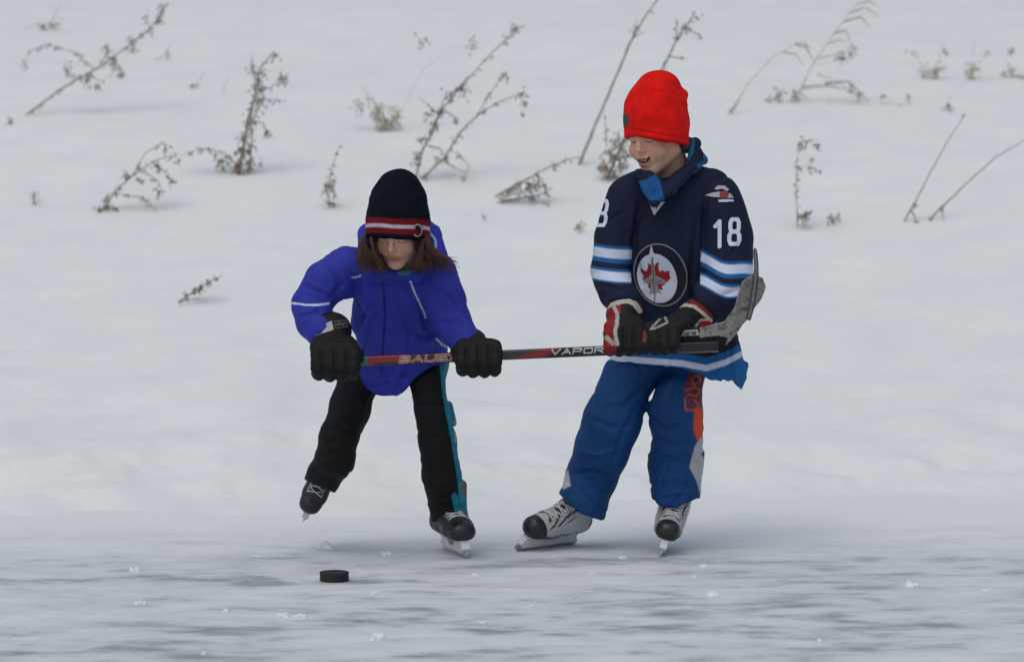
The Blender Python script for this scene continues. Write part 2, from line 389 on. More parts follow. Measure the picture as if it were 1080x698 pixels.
# ================================================================== PEOPLE
def headframe(yaw, pitch, roll=0):
    # local: x = wearer's left, -y = face direction, z = up
    R = Matrix.Rotation(yaw, 3, 'Z') @ Matrix.Rotation(roll, 3, 'Y') @ Matrix.Rotation(pitch, 3, 'X'); return np.array(R)
def add_head(v, c, R, s=1.0, smile=False):
    def T(p): return c + R @ (np.array(p, float) * s)
    E = lambda p, r, k=.01, op='add': v.ell(T(p), [q * s for q in r], R, k * s, op)
    K = lambda a, b, ra, rb, k=.008, op='add': v.cone(T(a), T(b), ra * s, rb * s, k * s, 1, op)
    E((0, .012, .022), (.072, .088, .074)); E((0, -.020, -.035), (.056, .062, .066), .02)
    for sx in (-1, 1):
        K((sx * .046, .005, -.055), (sx * .012, -.058, -.088), .020, .016, .02)
        E((sx * .034, -.056, -.036), (.025, .019, .023), .018)
        E((sx * .073, .012, -.012), (.010, .018, .028), .006)
    K((-.03, -.066, .022), (.03, -.066, .022), .013, .013, .015)
    E((0, -.068, -.092), (.018, .014, .014), .015)
    for sx in (-1, 1):
        E((sx * .029, -.088, .000), (.018, .012, .010), .012, 'sub'); E((sx * .029, -.064, .001), (.015, .0135, .0125), .004)
    K((0, -.076, .010), (0, -.092, -.022), .006, .009, .01); 
    for sx in (-1, 1): E((sx * .009, -.083, -.027), (.006, .007, .005), .004)
    E((0, -.072, -.057), (.026, .014, .018), .012)
    if smile:
        K((-.018, -.085, -.050), (.018, -.085, -.050), .0035, .0035, .005); K((-.013, -.083, -.068), (.013, -.083, -.068), .0045, .0045, .005)
        for a, b in (((-.022, -.084, -.054), (-.011, -.088, -.0585)), ((-.011, -.088, -.0585), (.011, -.088, -.0585)), ((.011, -.088, -.0585), (.022, -.084, -.054))):
            K(a, b, .0045, .0058, .002, 'sub')
    else:
        K((-.017, -.083, -.054), (.017, -.083, -.054), .0032, .0032, .004); K((-.014, -.083, -.062), (.014, -.083, -.062), .004, .004, .004)
    return T
SKIN = np.array((.60, .36, .27))
def skinpaint(c, R, s, smile=False, lens=None):
    def f(V, N, px, py):
        q = ((V - c) @ R) / s; col = np.tile(SKIN, (len(V), 1)); x, y, z = q[:, 0], q[:, 1], q[:, 2]; fr = (y < -.02)
        ck = np.exp(-(((np.abs(x) - .034) / .016) ** 2 + ((z + .032) / .016) ** 2)) * fr
        col += ck[:, None] * np.array((.06, -.06, -.05)); col += (np.exp(-((x / .012) ** 2 + ((z + .022) / .012) ** 2)) * fr)[:, None] * np.array((.03, -.03, -.02))
        lip = fr & (np.abs(x) < .024) & (z > -.073) & (z < -.0475 + .05 * np.abs(x) * smile) & (y < -.07) & (((z + .0585) / .0125) ** 2 + (x / .025) ** 2 < 1)
        col[lip] = (.43, .17, .135)
        if smile:
            zc = -.0585 + 6 * np.maximum(np.abs(x) - .008, 0) ** 1.5; mouth = fr & (np.abs(x) < .023) & (np.abs(z - zc) < .0050); col[mouth] = (.09, .015, .012)
        else:
            col[fr & (np.abs(x) < .017) & (np.abs(z + .0578) < .0013)] = (.15, .05, .045)
        bx = np.abs(x); br = fr & (bx > .012) & (bx < .046) & (np.abs(z - .020 + 6 * (bx - .03) ** 2) < .0035); col[br] = (.14, .08, .05)
        ls = fr & (bx > .016) & (bx < .043) & (np.abs(z + .006 - 20 * (bx - .029) ** 2) < .0013); col[ls] = (.05, .03, .025)
        return np.clip(col, 0, 1)
    return f
def hockey_glove(name, parent, W0, W1, S, sdir, halfw, thumb, paint, up=16, low=17, k=.0035, label=None, lean=0, cuff=.85):
    # W0 cuff opening, W1 wrist, S centre of the grip on the shaft (all px,py,Y); fingers hook over the shaft and back under it
    r1 = lambda q: q * S[2] / FP; w0, w1 = P(*W0), P(*W1)
    lo = np.min([w0, w1, P(*S)], 0) - .075; hi = np.max([w0, w1, P(*S)], 0) + .075; v = Vol(grid(lo, hi, .0026))
    v.cone(w0, w1, r1(halfw * cuff), r1(halfw * .60), .003, .75)
    cs = [-.76, -.26, .26, .76]; dx, dy_ = sdir
    def Q_(u, py, dY): return P(S[0] + u * halfw * dx + lean * (py / 30.), S[1] + u * halfw * dy_ + py, S[2] + dY)
    # back-of-hand pads: three padded rolls, each a wide flattened bar, with seams between
    for fr_, rr, ww in ((.05, .42, .50), (.42, .42, .60), (.80, .40, .66)):
        m_ = w1 * (1 - fr_) + Q_(0, -up * .75, -.022) * fr_ + np.array([0, -.010, 0])
        off = (Q_(1, 0, 0) - Q_(-1, 0, 0)); off = off / np.linalg.norm(off) * r1(halfw * ww); v.cone(m_ - off, m_ + off, r1(halfw * rr), r1(halfw * rr), k * .8, .8)
    for i, c_ in enumerate(cs):
        ln = [.9, 1.03, 1.0, .84][i if thumb > 0 else 3 - i]
        kn = Q_(c_, -up * .55, -.034); pr = Q_(c_ * .98, low * .15 * ln, -.046); mi = Q_(c_ * .95, low * .60 * ln, -.026); di = Q_(c_ * .93, low * .68 * ln, .012); tp = Q_(c_ * .92, low * .1, .030)
        fr_ = r1(halfw * .285)
        v.chain([(kn, fr_ * 1.02), (pr, fr_ * 1.04)], k * 1.3); v.chain([(pr + np.array([0, -.001, -.006]), fr_ * 1.0), (mi, fr_ * .98)], k * .8); v.chain([(mi, fr_ * .98), (di, fr_ * .9), (tp, fr_ * .8)], k)
    th = thumb * 1.0
    a = w1 + np.array([th * r1(halfw * .5), .0, -.01]); b = Q_(th * .95, -up * .55, .002); c_ = Q_(th * .80, low * .12, .034); e_ = Q_(th * .45, low * .3, .044)
    v.chain([(a, r1(halfw * .3)), (b, r1(halfw * .28)), (c_, r1(halfw * .25)), (e_, r1(halfw * .22))], .005)
    return sculpt(name, v, M['glove'], parent, paint, lambda V, N: .0006 * sines(V, 260, 5) + .0012 * wrinkle(V, 120, 6), label=label)
def skate(parent, org, fwd, up_, sc, bootpaint, lacecol, bow=False, wide=1.12):
    f = Vector(fwd).normalized(); u = Vector(up_); u = (u - f * u.dot(f)).normalized(); r = f.cross(u)
    R = np.array([r, f, u]).T; org = np.array(org, float)
    def W(V): return (np.asarray(V) * sc * np.array((wide, 1, 1))) @ R.T + org
    v = Vol(grid((-.06, -.14, .03), (.06, .14, .25), .003)); z = v
    def boot(z, g=0):
        z.chain([((0, -.083, .088), .034 + g), ((0, -.03, .086), .033 + g), ((0, .045, .080), .036 + g), ((0, .082, .076), .030 + g)], .008)
        z.cone((0, -.085, .09), (0, -.074, .155), .033 + g, .037 + g, .02); z.cone((0, -.03, .09), (0, -.058, .135), .034 + g, .034 + g, .02)
        z.cone((0, .02, .09), (0, -.045, .125), .028 + g, .034 + g, .02)
        z.F = -smin(-z.F, (z.ax[2][None, None, :] - .052 + g * .5) + 0 * z.F, .004)
    boot(v)
    v.cone((0, -.03, .12), (0, -.036, .168), .022, .024, .006)            # tongue
    V, Q = v.mesh(); V = relax(V, Q, 2); col = bootpaint(V)
    me = mesh_np('ice_skate', W(V), Q, col); o = link('ice_skate', me, M['boot'], parent)
    tree = BVHTree.FromPolygons([tuple(p) for p in V], [tuple(int(i) for i in q) for q in Q])
    t = Vol(grid((-.06, .03, .03), (.06, .14, .14), .003)); boot(t, .0018)
    yy = t.ax[1][None, :, None]; zz = t.ax[2][None, None, :]
    t.F = -smin(-t.F, (yy - .066 - .25 * (zz - .08)) + 0 * t.F, .004)
    V, Q = t.mesh(); V = relax(V, Q, 2); link('toe_cap', mesh_np('toe_cap', W(V), Q), M['cap'], o)
    def prof(name, pts, hw, m):
        n = len(pts); Vv = [(-hw, a, b) for a, b in pts] + [(hw, a, b) for a, b in pts]
        Ff = [tuple(range(n)), tuple(range(2 * n - 1, n - 1, -1))] + [(i, i + n, (i + 1) % n + n, (i + 1) % n) for i in range(n)]
        me = bpy.data.meshes.new(name); me.from_pydata([tuple(p) for p in W(Vv)], [], Ff); oo = link(name, me, m, o)
        return oo
    prof('blade_holder', [(-.112, .0535), (-.098, .038), (-.108, .017), (.108, .017), (.122, .030), (.100, .0535), (.035, .0535), (.028, .034), (.0, .028), (-.03, .034), (-.042, .0535)], .009, M['holder'])
    prof('blade', [(-.118, .019), (-.122, .008), (-.112, .001), (-.06, 0), (.06, 0), (.112, .002), (.128, .012), (.126, .024), (.105, .0205), (-.105, .0205)], .0017, M['steel'])
    # laces
    def hit(x, yb, zb):
        d = Vector((0, -.62, -.78)); p = Vector((x, yb, zb)) - d * .12; h = tree.ray_cast(p, d, .3)
        return (h[0] - d * .002) if h[0] is not None else None
    paths = []
    N_ = 6
    for i in range(N_):
        tt = i / (N_ - 1); y0, z0 = .052 - .080 * tt, .115 + .045 * tt
        for a, b in ((-.021, .019), (.021, -.019)):
            pth = []
            for q in range(7):
                u_ = q / 6; h = hit(a + (b - a) * u_, y0 - .011 * u_, z0 + .010 * u_)
                if h is not None: pth.append((W([tuple(h)])[0], .0024 * sc))
            if len(pth) > 2: paths.append(pth)
    # bow
    for sx in ((-1, 1) if bow else ()):
        b = hit(0, -.026, .158)
        if b is not None:
            b = np.array(b); pts = [b, b + (sx * .012, .012, -.004), b + (sx * .026, .012, -.02), b + (sx * .02, .006, -.03), b + (sx * .006, .006, -.012)]
            paths.append([(W([q])[0], .0022 * sc) for q in pts])
    if paths: link('lace', tubes(paths, 5), lacecol, o)
    return o

NAVY = (.009, .014, .038); ROY = (.006, .050, .175); SBLUE = (.012, .108, .31); SWHITE = (.56, .63, .78)
def pose(org, f, u, sc):
    f = Vector(f).normalized(); u = Vector(u); u = (u - f * u.dot(f)).normalized(); r = f.cross(u); org = np.array(org, float)
    return dict(org=org, f=f, u=u, sc=sc, an=org + np.array([r, f, u]).T @ (np.array((0, -.070, .115)) * sc), an2=org + np.array([r, f, u]).T @ (np.array((0, -.062, .165)) * sc))
BD = 11.95; GD = 11.80
fa = Vector((-.40, -.40, -.83)).normalized(); ua = Vector((.12, -.88, .40)); ua = (ua - fa * ua.dot(fa)).normalized()
SK = dict(bl=pose(onice(575, 577.5), (-.69, -.72, 0), (.78, .0, 1), 1.0), br=pose(onice(697, 582), (-.06, -.99, -.02), (.30, 0, 1), .95),
          gr=pose(onice(480, 584.0), (.30, -.95, -.01), (-.05, 0, 1), .92),
          gl=pose(P(327, 532, GD + .10) - np.array(ua) * .062 - np.array(fa) * .066, fa, ua, .80))
# ------------------------------------------------------------------ BOY
boy = empty('person', tuple(onice(645, 585)))
tag(boy, 'taller child in red knit cap and navy jersey 18 gripping the stick near its blade', 'person', 'children playing hockey on the ice')
b_ = lambda px, py, dy=0: P(px, py, BD + dy)
s_ = lambda r: r * BD / FP
dep_ = lambda px, py, k: P(px, py, SK[k]['an2'][1] - (.035 if k == 'gl' else .02))
# body (one continuous figure; head finely sampled, rest under the clothes)
hc = b_(691, 139, -.045); HR = headframe(math.radians(-38), math.radians(18), math.radians(-3)); HS = .97
zf = np.concatenate([np.arange(.10, 1.06, .009), np.arange(1.06, 1.30, .0021)])
xf = np.concatenate([np.arange(-.02, hc[0] - .11, .009), np.arange(hc[0] - .11, hc[0] + .11, .0021), np.arange(hc[0] + .11, .75, .009)])
yf = np.concatenate([np.arange(BD - .36, hc[1] - .13, .009), np.arange(hc[1] - .13, hc[1] + .12, .0021), np.arange(hc[1] + .12, BD + .25, .009)])
zf = zf + (hc[2] - 1.17) * (zf > 1.0) * 0
v = Vol((xf, yf, np.concatenate([np.arange(.06, hc[2] - .13, .009), np.arange(hc[2] - .13, hc[2] + .13, .0021)])))
T = add_head(v, hc, HR, HS, True)
v.cone(T((0, .025, -.06)), b_(714, 196, .02), .046, .055, .02)
v.chain([(b_(714, 205, .02), s_(34)), (b_(708, 280, .02), s_(34)), (b_(706, 358, .02), s_(30))], .02, .7)
v.cone(b_(680, 208), b_(748, 208), s_(18), s_(18), .02)
for ch in ([(680, 208, 0, 17), (652, 278, -.03, 12), (658, 325, -.14, 9), (660, 345, -.2, 11)], [(748, 208, 0, 17), (765, 290, -.03, 12), (735, 325, -.14, 9), (716, 345, -.2, 11)],
           [(686, 372, .02, 20), (664, 398, .0, 18), (646, 444, -.03, 15), (627, 500, .0, 11), 'bl'], [(722, 372, .02, 18), (719, 400, .0, 15), (711, 440, -.05, 15), (712, 490, .0, 11), 'br']):
    v.chain([(b_(*q[:3]), s_(q[3])) if len(q) == 4 else (SK[q]['an'], .022) for q in ch], .012)
body = sculpt('body', v, M['skin'], boy, skinpaint(hc, HR, HS, True))
# teeth, eyes
def eyeball(c, R, s, sx, parent):
    V = []; F = []; cc = c + R @ (np.array((sx * .029, -.0665, .0008)) * s); rad = .0125 * s
    vv = Vol(grid(cc - .018, cc + .018, .0018)); vv.ell(cc, (rad,) * 3, k=0); Vn, Qn = vv.mesh()
    q = (Vn - cc) @ R; col = np.tile((.7, .68, .66), (len(Vn), 1)); d = np.hypot(q[:, 0], q[:, 2] + .005); col[(d < .0055) & (q[:, 1] < 0)] = (.06, .05, .04); col[(d < .0028) & (q[:, 1] < 0)] = (.005,) * 3
    keep = (q[Qn].mean(1)[:, 2] < .001)          # only below the upper lid
    me = mesh_np('eye', Vn, Qn[keep], col); return link('eye', me, M['eye'], parent)
tv = Vol(grid(hc - .13, hc + .13, .003)); 
link('teeth', tubes([[(T((x, -.0815 + 8 * x * x, -.0560 + 10 * x * x)), .0026) for x in np.linspace(-.012, .012, 9)]], 8), M['teeth'], body)
# jersey
lo = b_(612, 425, -.26); hi = b_(806, 165, .24); v = Vol(grid(lo, hi, .003))
v.chain([(b_(712, 214, .0), s_(46)), (b_(706, 262, -.005), s_(47)), (b_(704, 320, .0), s_(47)), (b_(708, 362, .0), s_(52))], .03, .78)
v.cone(b_(692, 372, .0), b_(690, 400, .0), s_(47), s_(51), .03, .8); v.cone(b_(736, 372, .0), b_(740, 400, .0), s_(46), s_(49), .03, .8)
v.chain([(b_(712, 182, .02), s_(24)), (b_(712, 200, .01), s_(34))], .02, .9)
v.cone(b_(676, 208), b_(748, 206), s_(28), s_(29), .02, .9)
v.chain([(b_(667, 212, 0), s_(28)), (b_(648, 250, -.03), s_(21)), (b_(643, 286, -.06), s_(19.5)), (b_(650, 308, -.12), s_(19.5)), (b_(657, 319, -.16), s_(19))], .006)
v.chain([(b_(752, 210, 0), s_(29)), (b_(767, 250, -.03), s_(28)), (b_(766, 296, -.07), s_(27.5)), (b_(755, 318, -.12), s_(25)), (b_(746, 325, -.145), s_(20))], .006)
v.cone(b_(786, 385, .02), b_(782, 411, .02), s_(4), s_(1.5), .012)   # hanging corner of the hem
HEMX = [640, 660, 690, 720, 736, 750, 764, 774, 782, 789, 796]; HEMY = [380, 383, 386, 388, 393, 400, 399, 402, 412, 399, 390]
v.cutpx(lambda px, py, y: (py - np.interp(px, HEMX, HEMY)) * BD / FP, .005)
NK = T((0, .02, -.085))
v.chain([(NK + (0, 0, .10), .062), (NK + (-.004, -.008, -.02), .055)], .006, 1, 'sub')
def jpaint(V, N, px, py):
    c = np.tile(NAVY, (len(V), 1)).astype(float)
    # hem bands
    hb = np.interp(px, [640, 693, 720, 745, 765, 788], [374, 378, 380, 385, 379, 367]); lower = (V[:, 2] < b_(700, 350)[2])
    d = py - hb + np.where(lower & (px > 636), 0, -1e3)
    c = soft(c, -8 - d, SBLUE); c = soft(c, bandsd(d, 0, 6.5), SWHITE)
    def bands(c, mask, t):
        t = np.where(mask, t, -1e3)
        for a, b, k in ((0, 18, SBLUE), (3.2, 13, SWHITE), (24, 39, SBLUE), (27, 37, SWHITE)): c = soft(c, bandsd(t, a, b), k)
        return c
    c = bands(c, (px < 666) & (py > 235) & (py < 325) & (V[:, 1] < BD + .14), (py - 259) - .10 * (px - 640) + 0.003 * (px - 645) ** 2)
    c = bands(c, (px > 739 - (py - 270) * .02) & (py > 240) & (py < 330), (py - 268) - .26 * (px - 741) - 8 * np.exp(-((px - 764) / 18) ** 2) * .9 + 6)
    return c
JF = [([(735, 225), (728, 300), (735, 330)], 4, -1.4), ([(700, 335), (730, 350), (760, 352)], 4, -.8), ([(655, 345), (680, 352), (700, 372)], 4, .8),
      ([(675, 215), (668, 260), (678, 300)], 4, -1.5), ([(745, 205), (740, 260)], 4, -1), ([(780, 250), (760, 275)], 4, .6), ([(790, 300), (762, 312)], 4, -.9), ([(635, 300), (660, 306)], 4, -.9),
      ([(718, 215), (712, 240), (725, 255)], 4, .7), ([(700, 395), (712, 360)], 4, .7), ([(760, 400), (755, 350)], 4, .9), ([(772, 404), (770, 350)], 3, -1.2), ([(635, 235), (655, 225)], 4, -.7), ([(640, 320), (662, 316)], 3, -.8)]
jersey = sculpt('jersey', v, M['jersey'], boy, jpaint, lambda V, N: folds(V, JF, .007) + .002 * sines(V, 30, 11) + (.004 * wrinkle(V, 32, 12, (1, 1, .6)) + .0018 * wrinkle(V, 85, 13)) * (1 - np.exp(-(((PX(V)[0] - 694) / 34) ** 2 + ((PX(V)[1] - 290) / 38) ** 2) ** 2)), 2)
JB = bvh(jersey)
# collar of the jersey: dark band with a bright blue edge and lining, hoodie-like flap and a pale patch at the V
v = Vol(grid(b_(660, 235, -.22), b_(765, 135, .16), .003))
ring = [(674, 184, -.10), (690, 214, -.135), (708, 200, -.13), (730, 178, -.09), (741, 169, .0), (734, 158, .07), (715, 158, .10), (690, 170, .06), (674, 184, -.02), (674, 184, -.10)]
for p, q in zip(ring[:-1], ring[1:]): v.cone(b_(*p), b_(*q), s_(4.6), s_(4.6), .012)
for p, q in (((733, 152, -.03), (729, 176, -.07)), ((729, 176, -.07), (714, 188, -.10)), ((714, 188, -.10), (700, 200, -.115)), ((733, 152, -.03), (726, 150, .05)), ((738, 166, -.01), (733, 178, -.05)), ((735, 160, .0), (729, 170, -.04))): v.cone(b_(*p), b_(*q), s_(5.6), s_(5.6), .012)
v.cone(b_(684, 186, -.10), b_(696, 200, -.11), s_(7), s_(8), .01)
def colpaint(V, N, px, py):
    c = np.tile(NAVY, (len(V), 1)).astype(float)
    lining = inpoly(px, py, [(721, 145), (733, 147), (732, 160), (725, 172), (716, 176), (720, 162)]); c[lining] = (.010, .11, .24)
    c[inpoly(px, py, [(669, 192), (681, 190), (694, 182), (699, 204), (702, 212), (684, 211)])] = (.010, .085, .26)
    c[segd(px, py, [(704, 214), (712, 204), (724, 191), (738, 177), (746, 170)]) < 1.3] = (.025, .05, .16)
    c[segd(px, py, [(737, 175), (745, 171), (743, 165)]) < 2.0] = (.012, .10, .26)
    return c
col_ = sculpt('collar', v, M['jersey'], boy, colpaint, lambda V, N: .0015 * sines(V, 70, 3))
CB = bvh(col_)
allb = BV[jersey.name], BV[col_.name]
def join_bvh(*os):
    Vs, Qs, n = [], [], 0
    for o in os: V, Q = BV[o.name]; Vs.append(V); Qs.append(Q + n); n += len(V)
    V = np.concatenate(Vs); Q = np.concatenate(Qs); return BVHTree.FromPolygons([tuple(p) for p in V], [tuple(int(i) for i in q) for q in Q])
JC = join_bvh(jersey, col_)
def patchfn(X, Y):
    poly = [(683, 210), (702, 213), (697, 219), (690, 228)]; m = inpoly(X, Y, poly); c = np.tile((.55, .55, .58), X.shape + (1,)).astype(float)
    c[inpoly(X, Y, [(687.5, 214), (696, 215), (691, 222)])] = (.02, .02, .03); m = m & (X < 701.5); c[segd(X, Y, [(690, 214), (691, 221)]) < .8] = (.5, .5, .52); return m, c
decal('neck_patch', JB, (682, 211, 704, 230), patchfn, M['print_'], jersey)
def crestfn(X, Y):
    # egg-shaped roundel seen slightly from the side
    def egg(cx, cy, rx, ry, sk): x = (X - cx - sk * (Y - cy)); return (x / rx) ** 2 + ((Y - cy) / ry) ** 2
    o = egg(696.5, 290, 28.5, 33.5, .10); m = o < 1; c = np.tile((.20, .20, .22), X.shape + (1,)).astype(float)
    c[o < .90] = (.008, .012, .022)
    i = egg(693, 293.5, 20.8, 26, .13); c[i < 1] = (.50, .55, .66)
    c[inpoly(X, Y, [(684.6, 269), (687, 258.5), (689.8, 269)])] = (.50, .55, .66)
    leaf = [(683, 277), (686, 279), (688, 277.5), (690, 281), (692.5, 277), (695, 276.5), (694.5, 283), (696, 287), (698.5, 284.5), (701, 287), (703, 285.5), (706.5, 286), (706, 290), (707.5, 293), (704, 297), (701, 300), (698, 302), (699.5, 306), (693, 305), (686, 305), (683.5, 303), (684, 300), (680, 297), (678, 294), (679.5, 291), (676, 286), (675.5, 282), (679, 285), (682, 286), (683.5, 281)]
    c[inpoly(X, Y, leaf)] = (.26, .012, .02)
    jet = [(687.5, 268), (689, 277), (690.5, 280), (691, 290), (697, 293), (703, 297), (701, 299), (693, 299.5), (694, 303), (698.5, 311), (693.5, 308), (691.5, 311), (691.3, 318), (690, 318), (689.8, 309), (684.5, 311), (686.5, 302), (686, 299), (680, 297), (678.5, 294.5), (684, 293), (687.6, 288), (686.5, 277)]
    c[inpoly(X, Y, jet)] = (.22, .22, .235)
    c[segd(X, Y, [(688.3, 272), (690.2, 310)]) < .6] = (.10, .09, .10)
    c[inpoly(X, Y, [(683, 296), (687, 294), (691, 298), (697, 295), (699, 298), (690, 300)])] = (.12, .16, .14)
    return m, c
decal('crest', JB, (664, 254, 728, 326), crestfn, M['print_'], jersey, .4, Y=11.3)
def numfn(X, Y):
    d = text_d(X, Y, '1', 753.5, 233, 9, 27, 0, 0, 0); d2 = text_d(X, Y, '8', 769, 231.5, 10.5, 26, 0, 0, .02)
    c = np.tile((.62, .68, .82), X.shape + (1,)).astype(float); dd = np.minimum(d, d2); c[dd > 2.1] = (.05, .09, .22); return dd < 2.5, c
decal('sleeve_number', JB, (750, 228, 785, 263), numfn, M['print_'], jersey, .4, Y=11.3)
def numfn2(X, Y):
    d = text_d(X, Y, '8', 629, 212, 9, 26, 0, 0, .15); c = np.tile((.62, .68, .82), X.shape + (1,)).astype(float); return d < 2.0, c
decal('sleeve_number', JB, (624, 208, 645, 243), numfn2, M['print_'], jersey, .4, Y=11.3)
def wingfn(X, Y):
    c = np.tile((.42, .42, .45), X.shape + (1,)).astype(float)
    m = inpoly(X, Y, [(742, 206), (750, 203.5), (758, 202), (770, 204), (774, 209), (768, 209), (752, 208)]) | inpoly(X, Y, [(753, 199), (757, 196), (764, 196), (769, 200), (767, 202), (762, 199.5), (756, 200.5)]) | inpoly(X, Y, [(757, 210.5), (773, 210), (774, 213), (758, 213.5)])
    red = ((X - 763.5) / 5) ** 2 + ((Y - 205.5) / 4) ** 2 < 1; c[red] = (.26, .05, .04); m |= red
    c[inpoly(X, Y, [(757, 210.5), (773, 210), (774, 213), (758, 213.5)])] = (.55, .58, .72); return m, c
decal('shoulder_emblem', JB, (740, 194, 776, 215), wingfn, M['print_'], jersey, .4, Y=11.3)
# trousers
v = Vol(grid(b_(578, 560, -.25), b_(796, 355, .26), .003))
v.chain([(b_(690, 368, .02), s_(30)), (b_(664, 396, .0), s_(28)), (b_(646, 444, -.04), s_(31)), (b_(634, 475, -.02), s_(29)), (b_(623, 503, .02), s_(27.5)), (dep_(614, 530, 'bl'), s_(26)), (dep_(611, 556, 'bl'), s_(26))], .012)
v.chain([(b_(724, 368, .02), s_(26)), (b_(720, 400, .0), s_(22)), (b_(712, 436, -.06), s_(30)), (b_(715, 462, -.05), s_(26)), (b_(712, 490, -.01), s_(30)), (dep_(713, 518, 'br'), s_(26.5)), (dep_(711, 545, 'br'), s_(24.5))], .005)
v.cone(b_(733, 432, -.02), b_(736, 452, -.02), s_(8), s_(7), .008)      # puckered outer seam
v.cone(b_(738, 478, .0), b_(737, 505, .0), s_(6), s_(4), .012)
v.cutpx(lambda px, py, y: (py - np.where(px < 662, np.interp(px, [585, 592, 612, 634, 645], [518, 523, 540, 549, 547]), np.interp(px, [685, 695, 712, 735], [524, 533, 536, 526]))) * BD / FP, .004)
v.cutpx(lambda px, py, y: (378 - py) * BD / FP, .003)
def ppaint(V, N, px, py):
    c = np.tile(ROY, (len(V), 1)).astype(float)
    rt = px > 694
    c = spoly(c, px, py, [(728, 388), (744, 388), (743, 425), (733, 434), (727, 430), (721, 410)], (.16, .035, .06), rt)
    c = spoly(c, px, py, [(733, 430), (746, 430), (746, 455), (736, 467), (731, 452)], (.62, .06, .02), rt)
    c = spoly(c, px, py, [(733, 470), (740, 460), (746, 470), (746, 500), (738, 520), (735, 508), (727, 492)], (.42, .42, .42), rt)
    c = spoly(c, px, py, [(739, 478), (746, 474), (746, 488)], (.03, .05, .14), rt)
    c = spoly(c, px, py, [(590, 508), (599, 495), (602, 512), (594, 516)], (.42, .42, .42))
    return c
PF = [([(690, 400), (660, 425), (640, 430)], 4, -1.2), ([(618, 440), (645, 450), (672, 446)], 4, -1), ([(608, 475), (630, 480), (655, 472)], 3.5, 1), ([(602, 500), (625, 497), (645, 505)], 3.5, -1.2), ([(596, 518), (618, 512), (640, 522)], 3.5, 1),
      ([(598, 508), (622, 522), (638, 540)], 3, -1), ([(682, 440), (700, 452), (725, 448)], 4, -1.5), ([(690, 462), (712, 470), (738, 460)], 4, -1.3), ([(684, 480), (700, 476), (720, 482)], 3.5, 1), ([(686, 512), (708, 506), (735, 512)], 3.5, -1.3),
      ([(690, 524), (712, 519), (735, 520)], 3, .9), ([(715, 395), (706, 425)], 4, -1), ([(735, 400), (728, 440)], 3, -.7), ([(655, 395), (640, 420), (628, 438)], 4, .8), ([(675, 420), (655, 460), (645, 490)], 4, -.9)]
pants = sculpt('trousers', v, M['nylon'], boy, ppaint, lambda V, N: folds(V, PF, .0048) + .002 * sines(V, 36, 21) + .0045 * wrinkle(V, 40, 23, (1, 1, 1), .2) + .002 * wrinkle(V, 90, 22, (1, 1, 1), .22), 2)
def legtext(X, Y):
    d = np.minimum(np.minimum(segd(X, Y, [(729, 398), (736, 395), (739, 402), (731, 406), (729, 398)]), segd(X, Y, [(724, 412), (733, 408), (738, 412), (734, 418), (726, 416)])), segd(X, Y, [(722, 420), (723, 432), (731, 433), (737, 427), (731, 421)]))
    c = np.tile((.36, .09, .07), X.shape + (1,)).astype(float); return d < 1.4, c
decal('leg_print', bvh(pants), (719, 392, 743, 436), legtext, M['print_'], pants, .5, Y=11.3)
# red knit cap
v = Vol(grid(b_(648, 165, -.17), b_(738, 68, .12), .0024)); hd = -.045
v.chain([(b_(692, 151, hd + .005), s_(34.5)), (b_(692.5, 128, hd + .008), s_(34.5)), (b_(692, 114, hd + .01), s_(33)), (b_(695, 100, hd + .01), s_(26)), (b_(697, 85, hd + .01), s_(9.5))], .006, 1.22)
v.cone(b_(716, 104, hd + .02), b_(720, 100, hd + .02), s_(9), s_(6), .012)
v.cutpx(lambda px, py, y: (py - (145.5 + (px - 657) * .13 + 30 * (y - (BD + hd)))) * BD / FP, .006)
def redp(V, N, px, py):
    c = np.tile((.74, .013, .010), (len(V), 1)).astype(float); c[inpoly(px, py, [(656, 120), (663, 121), (663.5, 134), (656.5, 133)]) & (N[:, 1] < .2)] = (.09, .075, .05); return c
cap = sculpt('knit_cap', v, M['knit'], boy, redp, lambda V, N: folds(V, [([(676, 93), (690, 98), (700, 96)], 3, -.6), ([(706, 92), (718, 100), (724, 112)], 3, .8), ([(660, 136), (690, 141), (724, 147)], 2, -.6), ([(684, 88), (690, 100)], 2.5, -.7)], .005) + .0018 * sines(V, 55, 33), 2)
v = Vol(grid(b_(700, 178, -.06), b_(736, 140, .1), .003)); v.cone(b_(716, 148, .03), b_(716, 158, .035), s_(15), s_(12), .01)
